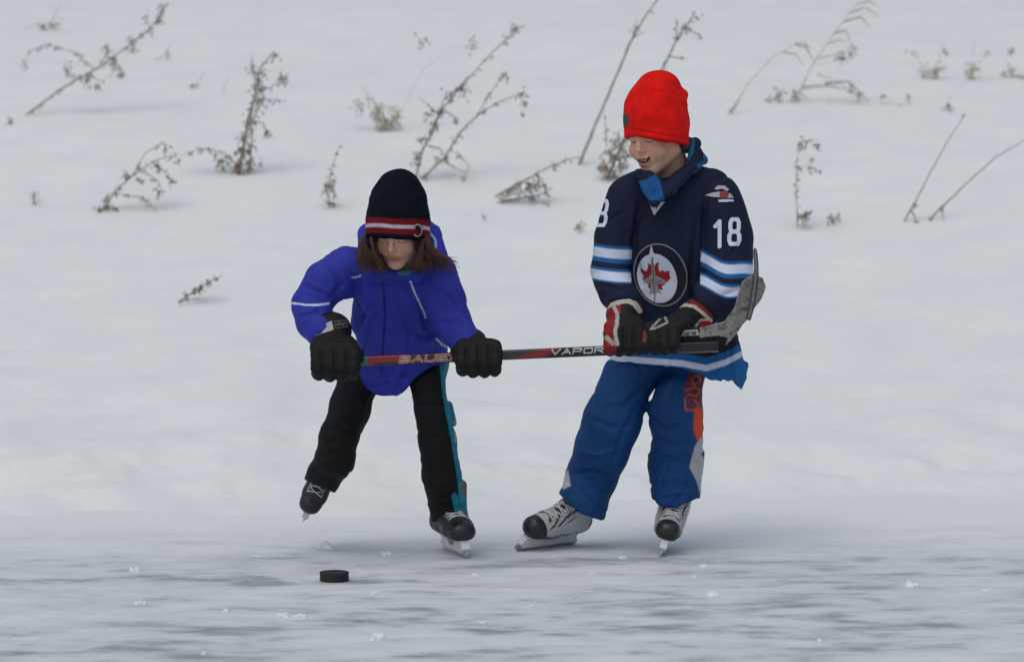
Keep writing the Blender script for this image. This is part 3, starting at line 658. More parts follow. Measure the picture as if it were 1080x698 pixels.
# gloves
def boypaintA(V, N, px, py):
    c = np.tile((.008, .008, .009), (len(V), 1)).astype(float)
    c[px < 650] = (.24, .015, .02); c[(px < 655) & (py < 330)] = (.24, .015, .02); c[inpoly(px, py, [(660, 312), (684, 318), (684, 330), (672, 322)])] = (.20, .012, .02)
    cr = np.minimum(segd(px, py, [(636, 325), (647.6, 319.5), (661.7, 316.8), (669, 320), (675, 328)]) - 1.0, segd(px, py, [(647, 322), (651, 331), (651, 340), (648.5, 350), (651, 363)]) - .3)
    c[cr < 1.7] = (.42, .40, .36); c[segd(px, py, [(640, 356), (646, 362)]) < 2.5] = (.36, .33, .30); return c
def boypaintB(V, N, px, py):
    c = np.tile((.008, .008, .009), (len(V), 1)).astype(float)
    c[inpoly(px, py, [(703, 326), (714, 316), (728, 314), (740, 322), (756, 336), (752, 348), (742, 330), (726, 319), (712, 321)])] = (.20, .014, .02)
    cr = np.minimum(segd(px, py, [(696, 332), (707, 325), (722, 321.5), (732, 323), (741, 330), (750, 338)]), segd(px, py, [(734, 344), (739, 338), (750, 337)]) + .4)
    c[cr < 1.7] = (.42, .40, .36); c[((px - 744) / 8) ** 2 + ((py - 342) / 4) ** 2 < 1] = (.26, .014, .018)
    c[segd(px, py, [(686, 347), (700, 332), (704, 340), (690, 346.5), (686, 347)]) < 1.0] = (.30, .30, .31)
    c[((px - 679) / 3.5) ** 2 + ((py - 355) / 6) ** 2 < 1] = (.2, .03, .03); return c
hockey_glove('hockey_glove', boy, (659, 333, BD - .19), (660, 341, BD - .225), (658.5, 363, BD - .30), (1, -.02), 21.5, 1, boypaintA, up=22, low=11, cuff=.95, label='padded glove with black back, cream piping and red side')
hockey_glove('hockey_glove', boy, (731, 337, BD - .195), (715, 341, BD - .235), (696, 361, BD - .30), (1, -.02), 21, -1, boypaintB, up=17, low=12, label='padded glove with black back, cream arc and red oval by the cuff', lean=2, cuff=1.0)
# skates
def bootboy(V):
    c = np.tile((.40, .41, .43), (len(V), 1)).astype(float); x, y, z = V.T
    st = (np.sin((y * .75 + z) * 420) > .35) & (z > .085) & (np.abs(x) < .034) & (y < .06); c[st] = (.03, .03, .035)
    c[(z < .068)] = (.04, .04, .045); c[(y < -.09) | ((z > .155) & (y < -.04))] = (.05, .05, .06); return c
for k in ('bl', 'br'): q = SK[k]; skate(boy, q['org'], q['f'], q['u'], q['sc'], bootboy, M['lace'])

# ------------------------------------------------------------------ GIRL
girl = empty('person', tuple(onice(440, 590)))
tag(girl, 'smaller child in blue jacket and black striped cap, one skate lifted, holding the stick end', 'person', 'children playing hockey on the ice')
g_ = lambda px, py, dy=0: P(px, py, GD + dy)
r_ = lambda r: r * GD / FP
gc = g_(419, 238, -.20); GR = headframe(math.radians(-13), math.radians(33), math.radians(2)); GS = .90
v = Vol((np.concatenate([np.arange(-.68, gc[0] - .1, .009), np.arange(gc[0] - .1, gc[0] + .1, .0021), np.arange(gc[0] + .1, .02, .009)]),
         np.concatenate([np.arange(GD - .42, gc[1] - .13, .009), np.arange(gc[1] - .13, gc[1] + .12, .0021), np.arange(gc[1] + .12, GD + .30, .009)]),
         np.concatenate([np.arange(.06, gc[2] - .13, .009), np.arange(gc[2] - .13, gc[2] + .13, .0021)])))
GT = add_head(v, gc, GR, GS)
v.cone(GT((0, .03, -.06)), g_(418, 285, -.08), .043, .05, .02)
v.chain([(g_(418, 300, -.08), r_(34)), (g_(420, 350, .0), r_(32)), (g_(420, 378, .05), r_(28))], .02, .75)
v.cone(g_(375, 290, -.08), g_(450, 292, -.08), r_(16), r_(16), .02)
for ch in ([(375, 290, -.08, 15), (340, 302, -.11, 12), (329, 324, -.13, 11), (347, 352, -.2, 9), (352, 370, -.24, 10)], [(450, 292, -.08, 16), (474, 332, -.12, 11), (492, 360, -.2, 9), (503, 372, -.24, 10)],
           [(394, 384, .06, 15), (378, 405, .05, 11), (369, 430, .02, 11), (358, 462, -.06, 10), 'gl'], [(445, 384, .05, 15), (452, 405, .0, 10), (455, 432, -.03, 10), (461, 465, -.02, 9), (467, 505, .0, 8), 'gr']):
    v.chain([(g_(*q[:3]), r_(q[3])) if len(q) == 4 else (SK[q]['an'], .020) for q in ch], .012)
gbody = sculpt('body', v, M['skin'], girl, skinpaint(gc, GR, GS))
# jacket
JBL = (.026, .032, .31)
v = Vol(grid(g_(298, 428, -.30), g_(512, 222, .24), .003))
v.chain([(g_(418, 300, -.09), r_(44)), (g_(420, 335, -.03), r_(46)), (g_(423, 368, .03), r_(47)), (g_(421, 405, .06), r_(47))], .03, .82)
v.cone(g_(376, 286, -.08), g_(455, 289, -.08), r_(24), r_(25), .015)
v.chain([(g_(366, 287, -.08), r_(27)), (g_(342, 298, -.11), r_(22)), (g_(328, 320, -.13), r_(21)), (g_(332, 340, -.17), r_(19)), (g_(340, 352, -.21), r_(17))], .006)
v.chain([(g_(455, 292, -.09), r_(28)), (g_(468, 318, -.12), r_(24)), (g_(477, 338, -.15), r_(20)), (g_(492, 362, -.21), r_(17))], .010)
for ch in [(387, 266, -.17), (388, 246, -.10), (400, 236, -.02), (420, 232, .01), (442, 236, -.02), (456, 248, -.09), (462, 270, -.16)],:
    for p, q in zip(ch[:-1], ch[1:]): v.cone(g_(*p), g_(*q), r_(10.5), r_(10.5), .012)
v.cone(g_(400, 250, .0), g_(440, 262, .0), r_(16), r_(18), .02); v.cone(g_(393, 290, -.18), g_(440, 291, -.18), r_(9), r_(9), .015)
gh = GT((0, 0, 0)); v.cone(gh, GT((0, .0, -.09)), .082, .058, .006, 1, 'sub')
v.cutpx(lambda px, py, y: (py - np.interp(px, [355, 372, 392, 410, 425, 440, 455, 475], [392, 400, 413, 422, 412, 398, 388, 383])) * GD / FP, .005)
def gpaint(V, N, px, py):
    c = np.tile(JBL, (len(V), 1)).astype(float); fr = N[:, 1] < .3
    for ln, wd in (([(307, 319), (322, 321.5), (336, 321.5), (347, 320)], 1.1), ([(433, 297), (437, 308), (447, 329), (449, 335)], .9), ([(460, 357), (466, 363), (471, 366)], .8), ([(372, 293), (380, 291)], .8)):
        c[fr & (segd(px, py, ln) < wd)] = (.55, .58, .75)
    c[fr & (segd(px, py, [(452, 244), (459, 252), (460, 268)]) < 1.1)] = (.35, .45, .7)
    c[fr & (segd(px, py, [(404, 296), (406, 330), (402, 400)]) < .9)] = (.010, .010, .12)
    c[fr & inpoly(px, py, [(418, 284), (436, 279), (440, 284), (430, 290), (420, 290)])] = (.03, .16, .17); return c
GF = [([(345, 275), (360, 300), (350, 312)], 4, -1.2), ([(320, 300), (340, 310)], 3.5, -1), ([(315, 335), (335, 328), (348, 334)], 3, -1.2), ([(375, 300), (383, 330), (378, 350)], 5, -1.2), ([(404, 294), (406, 335), (402, 400)], 1.6, -.8),
      ([(395, 318), (378, 342), (372, 365)], 4, -1), ([(412, 320), (428, 350), (425, 390)], 4.5, 1), ([(440, 310), (448, 340), (458, 360)], 4, -1.2), ([(425, 345), (445, 356), (462, 352)], 4, -1.2), ([(385, 375), (405, 392), (412, 415)], 4, -.9),
      ([(436, 372), (425, 400), (414, 418)], 4, -1), ([(470, 310), (484, 322)], 3.5, -1), ([(468, 340), (482, 338), (494, 345)], 3, -1), ([(425, 300), (437, 318)], 3, -.6), ([(360, 280), (380, 290), (395, 310)], 4, .8), ([(372, 325), (390, 318), (398, 330), (390, 342), (374, 345)], 2.5, -.6)]
jacket = sculpt('jacket', v, M['nylon'], girl, gpaint, lambda V, N: folds(V, GF, .006) + .002 * sines(V, 38, 41) + .0045 * wrinkle(V, 42, 43, (1, 1, .7), .2) + .0025 * wrinkle(V, 95, 42, (1, 1, 1), .22), 2)
# trousers
v = Vol(grid(g_(315, 572, -.22), g_(500, 355, .30), .003))
v.chain([(g_(392, 386, .06), r_(28)), (g_(378, 405, .05), r_(21)), (g_(369, 430, .02), r_(22)), (g_(358, 460, -.04), r_(20)), (g_(354, 484, -.02), r_(21)), (g_(343, 501, .02), r_(19)), (g_(338, 510, .05), r_(18.5))], .012)
v.chain([(g_(448, 386, .06), r_(26)), (g_(452, 405, .0), r_(18)), (g_(455, 432, -.04), r_(18)), (g_(461, 465, -.03), r_(20)), (g_(465, 500, .0), r_(20)), (dep_(472, 530, 'gr'), r_(20)), (dep_(476, 556, 'gr'), r_(21))], .010)
v.cone(g_(472, 428, .0), g_(478, 446, .0), r_(6), r_(4), .01); v.cone(g_(486, 512, .0), g_(488, 528, .0), r_(6), r_(5), .01)
v.cutpx(lambda px, py, y: np.maximum((py - np.where(px < 400, 506 + .45 * (px - 322), 551)) * GD / FP, (374 - py) * GD / FP), .004)
def gp(V, N, px, py):
    c = np.tile((.006, .006, .007), (len(V), 1)).astype(float)
    ed = np.interp(py, [380, 410, 430, 460, 490, 520, 535, 552], [463, 466, 469, 475, 480, 484, 482, 480]); c[(px > ed) & (px > 440)] = (.015, .20, .30)
    c[(px > 470) & (segd(px, py, [(481, 445), (481, 465)]) < 2)] = (.3, .3, .3); c[(px > 470) & inpoly(px, py, [(476, 522), (480, 518), (486, 530), (492, 552), (482, 552)])] = (.015, .20, .30)
    c[(px > 470) & inpoly(px, py, [(486, 508), (492, 510), (493, 526), (487, 520)])] = (.18, .09, .07)
    return c
GPF = [([(390, 410), (375, 425), (355, 430)], 4, -1), ([(340, 455), (360, 450), (378, 458)], 4, -1.4), ([(335, 478), (355, 470), (374, 480)], 3.5, 1.2), ([(332, 495), (352, 490), (370, 500)], 3.5, -1.3), ([(438, 425), (455, 420), (468, 428)], 3.5, -1), ([(440, 455), (460, 460), (476, 452)], 3.5, -1.3),
       ([(443, 485), (463, 478), (484, 488)], 3.5, 1), ([(448, 510), (468, 515), (488, 505)], 3.5, -1.2), ([(452, 532), (472, 528), (490, 536)], 3, 1)]
gpants = sculpt('trousers', v, M['nylon'], girl, gp, lambda V, N: folds(V, GPF, .0035) + .0015 * sines(V, 40, 51) + .003 * wrinkle(V, 42, 53, (1, 1, 1), .2) + .0012 * wrinkle(V, 100, 52), 2)
# cap
v = Vol(grid(g_(376, 268, -.36), g_(464, 172, .0), .0024)); cd = -.19
v.chain([(g_(419.5, 252, cd), r_(33)), (g_(419.5, 232, cd), r_(33.5)), (g_(420, 213, cd), r_(30)), (g_(421, 203, cd), r_(24.5)), (g_(422, 185, cd), r_(4.5))], .003, 1.15)
v.cutpx(lambda px, py, y: (py - (248.5 + 4.5 * (1 - ((px - 420) / 34) ** 2) + .04 * (px - 420) + 40 * (y - (GD + cd) + .07))) * GD / FP, .005)
def gcap(V, N, px, py):
    c = np.tile((.007, .008, .014), (len(V), 1)).astype(float); yy = py - (3 * (1 - ((px - 420) / 34) ** 2) + .04 * (px - 420)) - 5 * np.clip((V[:, 1] - (GD + cd - .09)) / .09, 0, 2)
    c = soft(c, bandsd(yy, 228, 244), (.17, .010, .018)); return soft(c, bandsd(yy, 234.3, 238), (.50, .50, .55))
gcp = sculpt('knit_cap', v, M['knit'], girl, gcap, lambda V, N: .0012 * sines(V, 60, 63) + folds(V, [([(392, 205), (405, 200)], 3, -.6), ([(430, 190), (444, 204)], 3, -.6), ([(386, 226), (420, 229), (453, 229)], 1.5, -.5)], .004), 2)
def badge(X, Y):
    c = np.tile((.01, .01, .012), X.shape + (1,)).astype(float); m = ((X - 441.5) / 4) ** 2 + ((Y - 240.5) / 3.2) ** 2 < 1
    e = (np.abs(np.hypot((X - 440) / 4.6, (Y - 243) / 6.2) - 1) < .13) & ((Y < 240) | (X > 442) | (Y > 247)); c[e] = (.45, .42, .45); return m | e, c
decal('cap_badge', bvh(gcp), (433, 233, 448, 252), badge, M['print_'], gcp, .4, Y=11.2)
# hair: loose strands from under the cap
paths = []; hr = random.Random(5)
def strand(p0, p1, p2, p3, rad, j=2.2):
    pts = []
    off = (hr.uniform(-j, j), hr.uniform(-j, j) * .6, hr.uniform(-.02, .02))
    for q in range(9):
        t = q / 8; w_ = (1 - t) ** 3, 3 * t * (1 - t) ** 2, 3 * t * t * (1 - t), t ** 3
        a = [sum(w_[i] * (p0, p1, p2, p3)[i][k] for i in range(4)) for k in range(3)]
        pts.append((g_(a[0] + off[0] * (.5 + t) + math.sin(t * 8 + off[1] * 3) * (.5 + 1.3 * t), a[1] + off[1] * (t + .3), a[2] + off[2]), rad * (1 - .6 * t)))
    paths.append(pts)
for i in range(190): strand((386, 246, -.20), (380, 256, -.22), (376 + hr.uniform(-3, 14), 267, -.25), (392 + hr.uniform(-15, 14), 284 + hr.uniform(-12, 6), -.26), .0011)
for i in range(35): strand((391, 250, -.25), (393, 262, -.27), (397, 274, -.28), (404 + hr.uniform(-5, 5), 286 + hr.uniform(-4, 4), -.275), .0012, 1.8)
for i in range(210): strand((450, 248, -.22), (448 + hr.uniform(-4, 6), 260, -.24), (454 + hr.uniform(-10, 12), 268 + hr.uniform(-5, 5), -.26), (463 + hr.uniform(-24, 20), 281 + hr.uniform(-10, 9), -.24), .0011)
for i in range(55): strand((447, 252, -.25), (444, 264, -.275), (442, 274, -.28), (438 + hr.uniform(-3, 8), 283 + hr.uniform(-4, 3), -.27), .0012, 1.8)
for i in range(70): strand((395, 249, -.22), (394, 260, -.215), (396 + hr.uniform(-3, 3), 270, -.215), (400 + hr.uniform(-5, 5), 284 + hr.uniform(-5, 4), -.21), .0012, 2.5)
for i in range(80): strand((444, 250, -.22), (443, 260, -.215), (442 + hr.uniform(-3, 4), 270, -.215), (440 + hr.uniform(-5, 8), 284 + hr.uniform(-5, 5), -.21), .0012, 2.5)
for i in range(24): strand((388, 250, -.17), (395, 262 + hr.uniform(-3, 3), -.10), (440, 262 + hr.uniform(-3, 3), -.10), (450, 250, -.17), .0011, 1.5)
hm = tubes(paths, 4); a = hm.color_attributes.new('Col', 'FLOAT_COLOR', 'POINT'); nv = len(hm.vertices); cc = np.ones((nv, 4), np.float32)
per = 9 * 4 + 2
for s0 in range(0, nv, per):
    k = hr.uniform(.6, 1.5); cc[s0:s0 + per, :3] = np.array((.060, .028, .017)) * k
    if hr.random() < .3: cc[s0 + per // 2:s0 + per, :3] *= np.array((2.0, 1.6, 1.3))
a.data.foreach_set('color', cc.ravel()); link('hair', hm, M['hair'], girl)
# boy: short hair at the nape and temple under the cap
paths = []
for i in range(120):
    x = hr.uniform(713, 722); y0 = 150 + (x - 713) * .2; dd = hr.uniform(-.07, .03)
    paths.append([(b_(x, y0 - 3, dd), .0011), (b_(x + .5, y0 + 4, dd), .001), (b_(x + hr.uniform(-1, 2), y0 + hr.uniform(6, 11), dd + .003), .0004)])
hm2 = tubes(paths, 4); a = hm2.color_attributes.new('Col', 'FLOAT_COLOR', 'POINT'); cc = np.ones((len(hm2.vertices), 4), np.float32); cc[:, :3] = (.09, .055, .035); a.data.foreach_set('color', cc.ravel())
link('hair', hm2, M['hair'], boy)
# gloves
def blackp(V, N, px, py):
    c = np.tile((.007, .007, .008), (len(V), 1)).astype(float); return c
gl1 = hockey_glove('hockey_glove', girl, (350, 350, GD - .2), (352, 362, GD - .245), (354, 384, GD - .29), (1, .02), 25.5, 1, blackp, up=18, low=18, cuff=.86)
def lab(X, Y):
    a = inpoly(X, Y, [(330, 347), (350, 338), (352, 348), (331, 355)]); b = inpoly(X, Y, [(352, 338), (366, 337), (367, 345), (353, 347)]); b2 = inpoly(X, Y, [(353.2, 339.2), (365, 338.2), (366, 344), (354, 346)])
    c = np.tile((.40, .40, .40), X.shape + (1,)).astype(float)
    c[inpoly(X, Y, [(333.5, 349), (335, 347.5), (338, 348.5), (347, 343), (338.5, 351), (335, 351.5)])] = (.02, .02, .02)
    c[b] = (.10, .10, .10); c[b2] = (.015, .015, .015); t = np.minimum(segd(X, Y, [(355, 342.5), (364, 341)]), segd(X, Y, [(357, 340.5), (362, 343.5)])); c[b2 & (t < .7)] = (.10, .10, .10)
    return a | b, c
try: decal('glove_label', bvh(gl1), (329, 335, 369, 357), lab, M['print_'], gl1, .4, Y=11.1)
except Exception as e: print('label', e)
gl2 = hockey_glove('hockey_glove', girl, (497, 364, GD - .19), (502, 366, GD - .235), (505, 379, GD - .29), (1, -.02), 24, -1, blackp, up=16, low=20, cuff=.78)
def bootgirl(V):
    c = np.tile((.022, .024, .030), (len(V), 1)).astype(float); x, y, z = V.T
    c[z < .062] = (.25, .25, .25); st = (np.abs(np.abs(x) - .022) < .0025) & (z > .09) & (y < .055); c[st] = (.2, .2, .21); return c
q = SK['gr']; skate(girl, q['org'], q['f'], q['u'], q['sc'], bootgirl, M['lace'], False, 1.3)
q = SK['gl']; skate(girl, q['org'], q['f'], q['u'], q['sc'], bootgirl, M['lace'], True, 1.2)

# ================================================================== STICK
A = P(350, 382.3, GD - .285); B = P(700, 367.2, BD - .295); E_ = P(757, 364.5, BD - .30)
st = empty('hockey_stick', tuple(A))
tag(st, 'black and red hockey stick with grey taped blade held level between both children', 'hockey stick')
def shaftmesh(A, B, hh, hd_, seg):
    ax = Vector(B - A); L = ax.length; t = ax.normalized(); u = t.cross(Vector((0, 1, 0))).normalized(); u = -u if u.z < 0 else u; d = u.cross(t)
    ring = []
    for sx, sy in ((1, 1), (-1, 1), (-1, -1), (1, -1)):
        for a_, b2 in (((.7, 1), (1, .7)) if sx * sy > 0 else ((1, .7), (.7, 1))): ring.append((sx * hh * a_, sy * hd_ * b2))
    ring = [(hh, -.6 * hd_), (hh, .6 * hd_), (.7 * hh, hd_), (-.7 * hh, hd_), (-hh, .6 * hd_), (-hh, -.6 * hd_), (-.7 * hh, -hd_)] + [(hh * k, -hd_) for k in np.linspace(-.55, .55, 9)] + [(.7 * hh, -hd_)]
    n = int(L / seg) + 1; V = []; F = []
    for i in range(n + 1):
        c = Vector(A) + t * (L * i / n)
        for a_, b2 in ring: V.append(c + u * a_ + d * b2 * (1 if d.y > 0 else -1))
    m = len(ring)
    for i in range(n):
        for k in range(m): F.append((i * m + k, i * m + (k + 1) % m, (i + 1) * m + (k + 1) % m, (i + 1) * m + k))
    return np.array(V), np.array(F)
V, F = shaftmesh(A, E_, .0128, .0095, .0015); px, py = PX(V); c = np.tile((.010, .010, .012), (len(V), 1)).astype(float)
cy = np.interp(px, [350, 757], [382.3, 364.5])
c[px < 388] = (.03, .13, .09); c[(px < 377)] = (.02, .02, .02); c[(px > 388) & (px < 428)] = (.20, .015, .015); c[(px > 395) & (px < 428) & (py > cy + 2.2)] = (.03, .015, .015)
c[(px > 428) & (px < 490)] = (.035, .012, .014)
g = (px > 528) & (px < 582 - (py - cy) * 1.6) & (px > 552 - (py - cy) * 3); c[g] = (.20, .012, .022); c[(px > 520) & (px < 556 - (py - cy) * 3)] = (.035, .035, .037)
c[(px > 640) & (px < 652) & (np.abs(py - cy + .5) < .7)] = (.3, .3, .3)
me = mesh_np('shaft', V, F, c, False); sh = link('shaft', me, M['stick'], st)
SB = BVHTree.FromPolygons([tuple(p) for p in V], [tuple(int(i) for i in q) for q in F])
def baufn(X, Y):
    d = text_d(X, Y, 'BAUER', 421.5, 376.3, 10.2, 5.6, 3.2, -.043, .25); c = np.tile((.36, .33, .33), X.shape + (1,)).astype(float); c[d < .55] = (.35, .07, .03); return d < 1.35, c
decal('lettering', SB, (417, 368, 490, 386), baufn, M['print_'], st, .3, .0012, Y=11.1)
def vapfn(X, Y):
    d = text_d(X, Y, 'VAPOR', 581.5, 368.8, 8.6, 5.0, 2.8, -.044, .15); c = np.tile((.50, .50, .52), X.shape + (1,)).astype(float); return d < .85, c
decal('lettering', SB, (578, 362, 640, 378), vapfn, M['print_'], st, .3, .0012, Y=11.1)
# blade: black heel, then tape-wrapped blade rising to the toe
def sdpoly(x, y, pts): d = segd(x, y, list(pts) + [pts[0]]); return np.where(inpoly(x, y, pts), -d, d)
heel = [(692, 362), (704, 357), (736, 352), (758, 349), (770, 352), (764, 366), (757, 371.5), (716, 372.5), (694, 371)]
bladep = [(733, 347), (744.7, 344.4), (765, 339), (775.6, 322.5), (783, 297), (793.7, 290), (804, 293), (807.5, 302), (802.7, 314.8), (788.5, 335), (770.5, 359), (757, 370), (748, 366), (733, 356)]
labp = [(702, 358), (706, 348.5), (735, 346), (740, 354)]
v = Vol(grid(P(685, 380, BD - .38), P(815, 255, BD - .20), .0022))
YB = lambda px: BD - .30 + .00012 * np.clip(px - 750, 0, 60) ** 1.5 * 1.0
v.F[:] = 1
x, y, z = v.ax[0][:, None, None], v.ax[1][None, :, None], v.ax[2][None, None, :]; zz = z - CAMZ; dep = y * cT - zz * sT; PXg = 540 + FP * x / dep; PYg = 349 - FP * (y * sT + zz * cT) / dep
d2 = np.minimum(np.minimum(sdpoly(PXg, PYg, heel), sdpoly(PXg, PYg, bladep)), sdpoly(PXg, PYg, labp)) * BD / FP
v.F = np.maximum(d2 - .001, np.abs(y - YB(PXg)) - .0065).astype(np.float32)
# turned toe edge standing towards the camera
d3 = (segd(PXg, PYg, [(796.3, 263), (798, 285), (794, 316), (790, 336)]) - np.interp(PYg, [262, 285, 300, 330, 340], [1.6, 2.4, 3.4, 2.6, 1.2])) * BD / FP
v.F = np.minimum(v.F, np.maximum(d3, np.abs(y - (BD - .315)) - .018).astype(np.float32))
def blp(V, N, px, py):
    c = np.tile((.012, .012, .013), (len(V), 1)).astype(float)
    tp = inpoly(px, py, [(738, 340), (738, 356), (757, 354), (768, 356), (762, 372), (812, 372), (812, 285), (775, 285), (765, 335)]); u = ((px - 740) * .8 - (py - 345)) * 1.0
    c[tp] = np.array((.25, .245, .23)); c[tp & (np.sin(u * .9 + .02 * px) > .93)] = (.15, .15, .14)
    bl = vn(px * .18, py * .2, 4) + .6 * vn(px * .5, py * .45, 6); c[tp & (bl > .30)] = (.13, .13, .125); c[tp & (bl < -.36)] = (.28, .27, .25)
    c[(segd(px, py, [(716, 371.6), (757, 370.6)]) < .8)] = (.25, .24, .22)
    e = segd(px, py, [(796.3, 263), (798, 285), (794, 316), (790, 336)]); c[e < 3.4] = (.07, .07, .075); c[e < 1.0] = (.18, .18, .18); return c
bl = sculpt('blade', v, M['tape'], st, blp, lambda V, N: .0008 * sines(V, 180, 71), 1)
def lb(X, Y):
    m = inpoly(X, Y, [(703, 357), (706.5, 349.5), (735.5, 347), (738.5, 353.5)]); c = np.tile((.36, .36, .36), X.shape + (1,)).astype(float)
    d = text_d(X, Y, 'BAUER', 706.5, 352.2, 3.6, 3.6, 2.2, -.085, .2); c[d < .62] = (.03, .03, .03); return m, c
decal('blade_label', bvh(bl), (701, 345, 741, 359), lb, M['print_'], bl, .3, .0012, Y=11.1)

# ================================================================== PUCK
pc = onice(352, 614.5); bpy.context.view_layer.update()
prof = [(0, 0), (.0365, 0), (.038, .0015), (.038, .0085), (.0374, .0095), (.038, .0105), (.0374, .0125), (.038, .0145), (.0374, .0165), (.038, .0185), (.038, .0240), (.0365, .0254), (.030, .0254), (.0295, .0250), (0, .0250)]
V = []; F = []; n = 48
for i in range(n):
    a = 2 * math.pi * i / n
    for r, z in prof: V.append((pc[0] + r * math.cos(a), pc[1] + .038 + r * math.sin(a), .002 + z * .9))
m = len(prof)
for i in range(n):
    for k in range(m - 1): F.append((i * m + k, ((i + 1) % n) * m + k, ((i + 1) % n) * m + k + 1, i * m + k + 1))
pk = tag(link('puck', mesh_np('puck', V, F, None, False), M['puck']), 'black rubber hockey puck lying flat on the ice below the raised skate', 'puck')

# ================================================================== SNOW LUMPS ON THE ICE
CH = [(142, 602, 7, 'left of the puck, largest on the left side'), (148, 637, 6, 'flat and low, below the largest left lump'), (237, 645, 4, 'between the left edge and the pair below the puck'),
      (297, 651, 7, 'left one of the close pair below the puck'), (316, 651, 7, 'right one of the close pair below the puck'), (344, 578, 8, 'behind the puck under the raised skate'), (408, 585, 5, 'between the puck and the standing skate'),
      (273, 587, 3, 'behind and to the left of the puck'), (396, 626, 5, 'low, just right of the puck'), (400, 674, 9, 'wide, near the bottom edge below the puck'), (502, 607, 4, 'just in front of the smaller child'), (510, 657, 4, 'below the smaller child near the bottom'),
      (742, 598, 5, 'right of the taller child by the upright skate'), (752, 630, 8, 'below the upright skate of the taller child'), (656, 589, 4, 'between the two skates of the taller child'), (624, 606, 4, 'in front of the flat skate of the taller child'), (962, 619, 8, 'elongated, on a dark ice patch at right'), (1040, 624, 4, 'small, by the right edge'),
      (733, 609, 3, 'tiny, below the upright skate'), (560, 640, 3, 'tiny, in the middle of the open ice'), (866, 676, 4, 'low, near the bottom right'), (215, 690, 4, 'at the very bottom left')]
for i, (a, b, r, t) in enumerate(CH):
    c = onice(a, b); R_ = r * c[1] / FP * .95; v = Vol(grid(c - (R_ * 1.9, R_ * 1.9, .004), c + (R_ * 1.9, R_ * 1.9, R_ * 1.3), max(R_ / 8, .001)))
    q = random.Random(i * 7 + 1)
    for k in range(6): v.ell(c + np.array((q.uniform(-.8, .8) * R_, q.uniform(-.7, .7) * R_, q.uniform(-.05, .25) * R_)), (R_ * q.uniform(.3, .6), R_ * q.uniform(.3, .55), R_ * q.uniform(.35, .75)), k=R_ * .1)
    v.F = -smin(-v.F, (v.ax[2][None, None, :] + .002) + 0 * v.F, .0005)
    Vn, Qn = v.mesh(); Vn = Vn + normals(Vn, Qn) * (R_ * .06 * sines(Vn, 4 / R_, i))[:, None]
    tag(link('snow_lump', mesh_np('snow_lump', Vn, Qn), M['snow']), 'snow lump on the ice, ' + t, 'snow lump', 'snow lumps scattered on the ice')

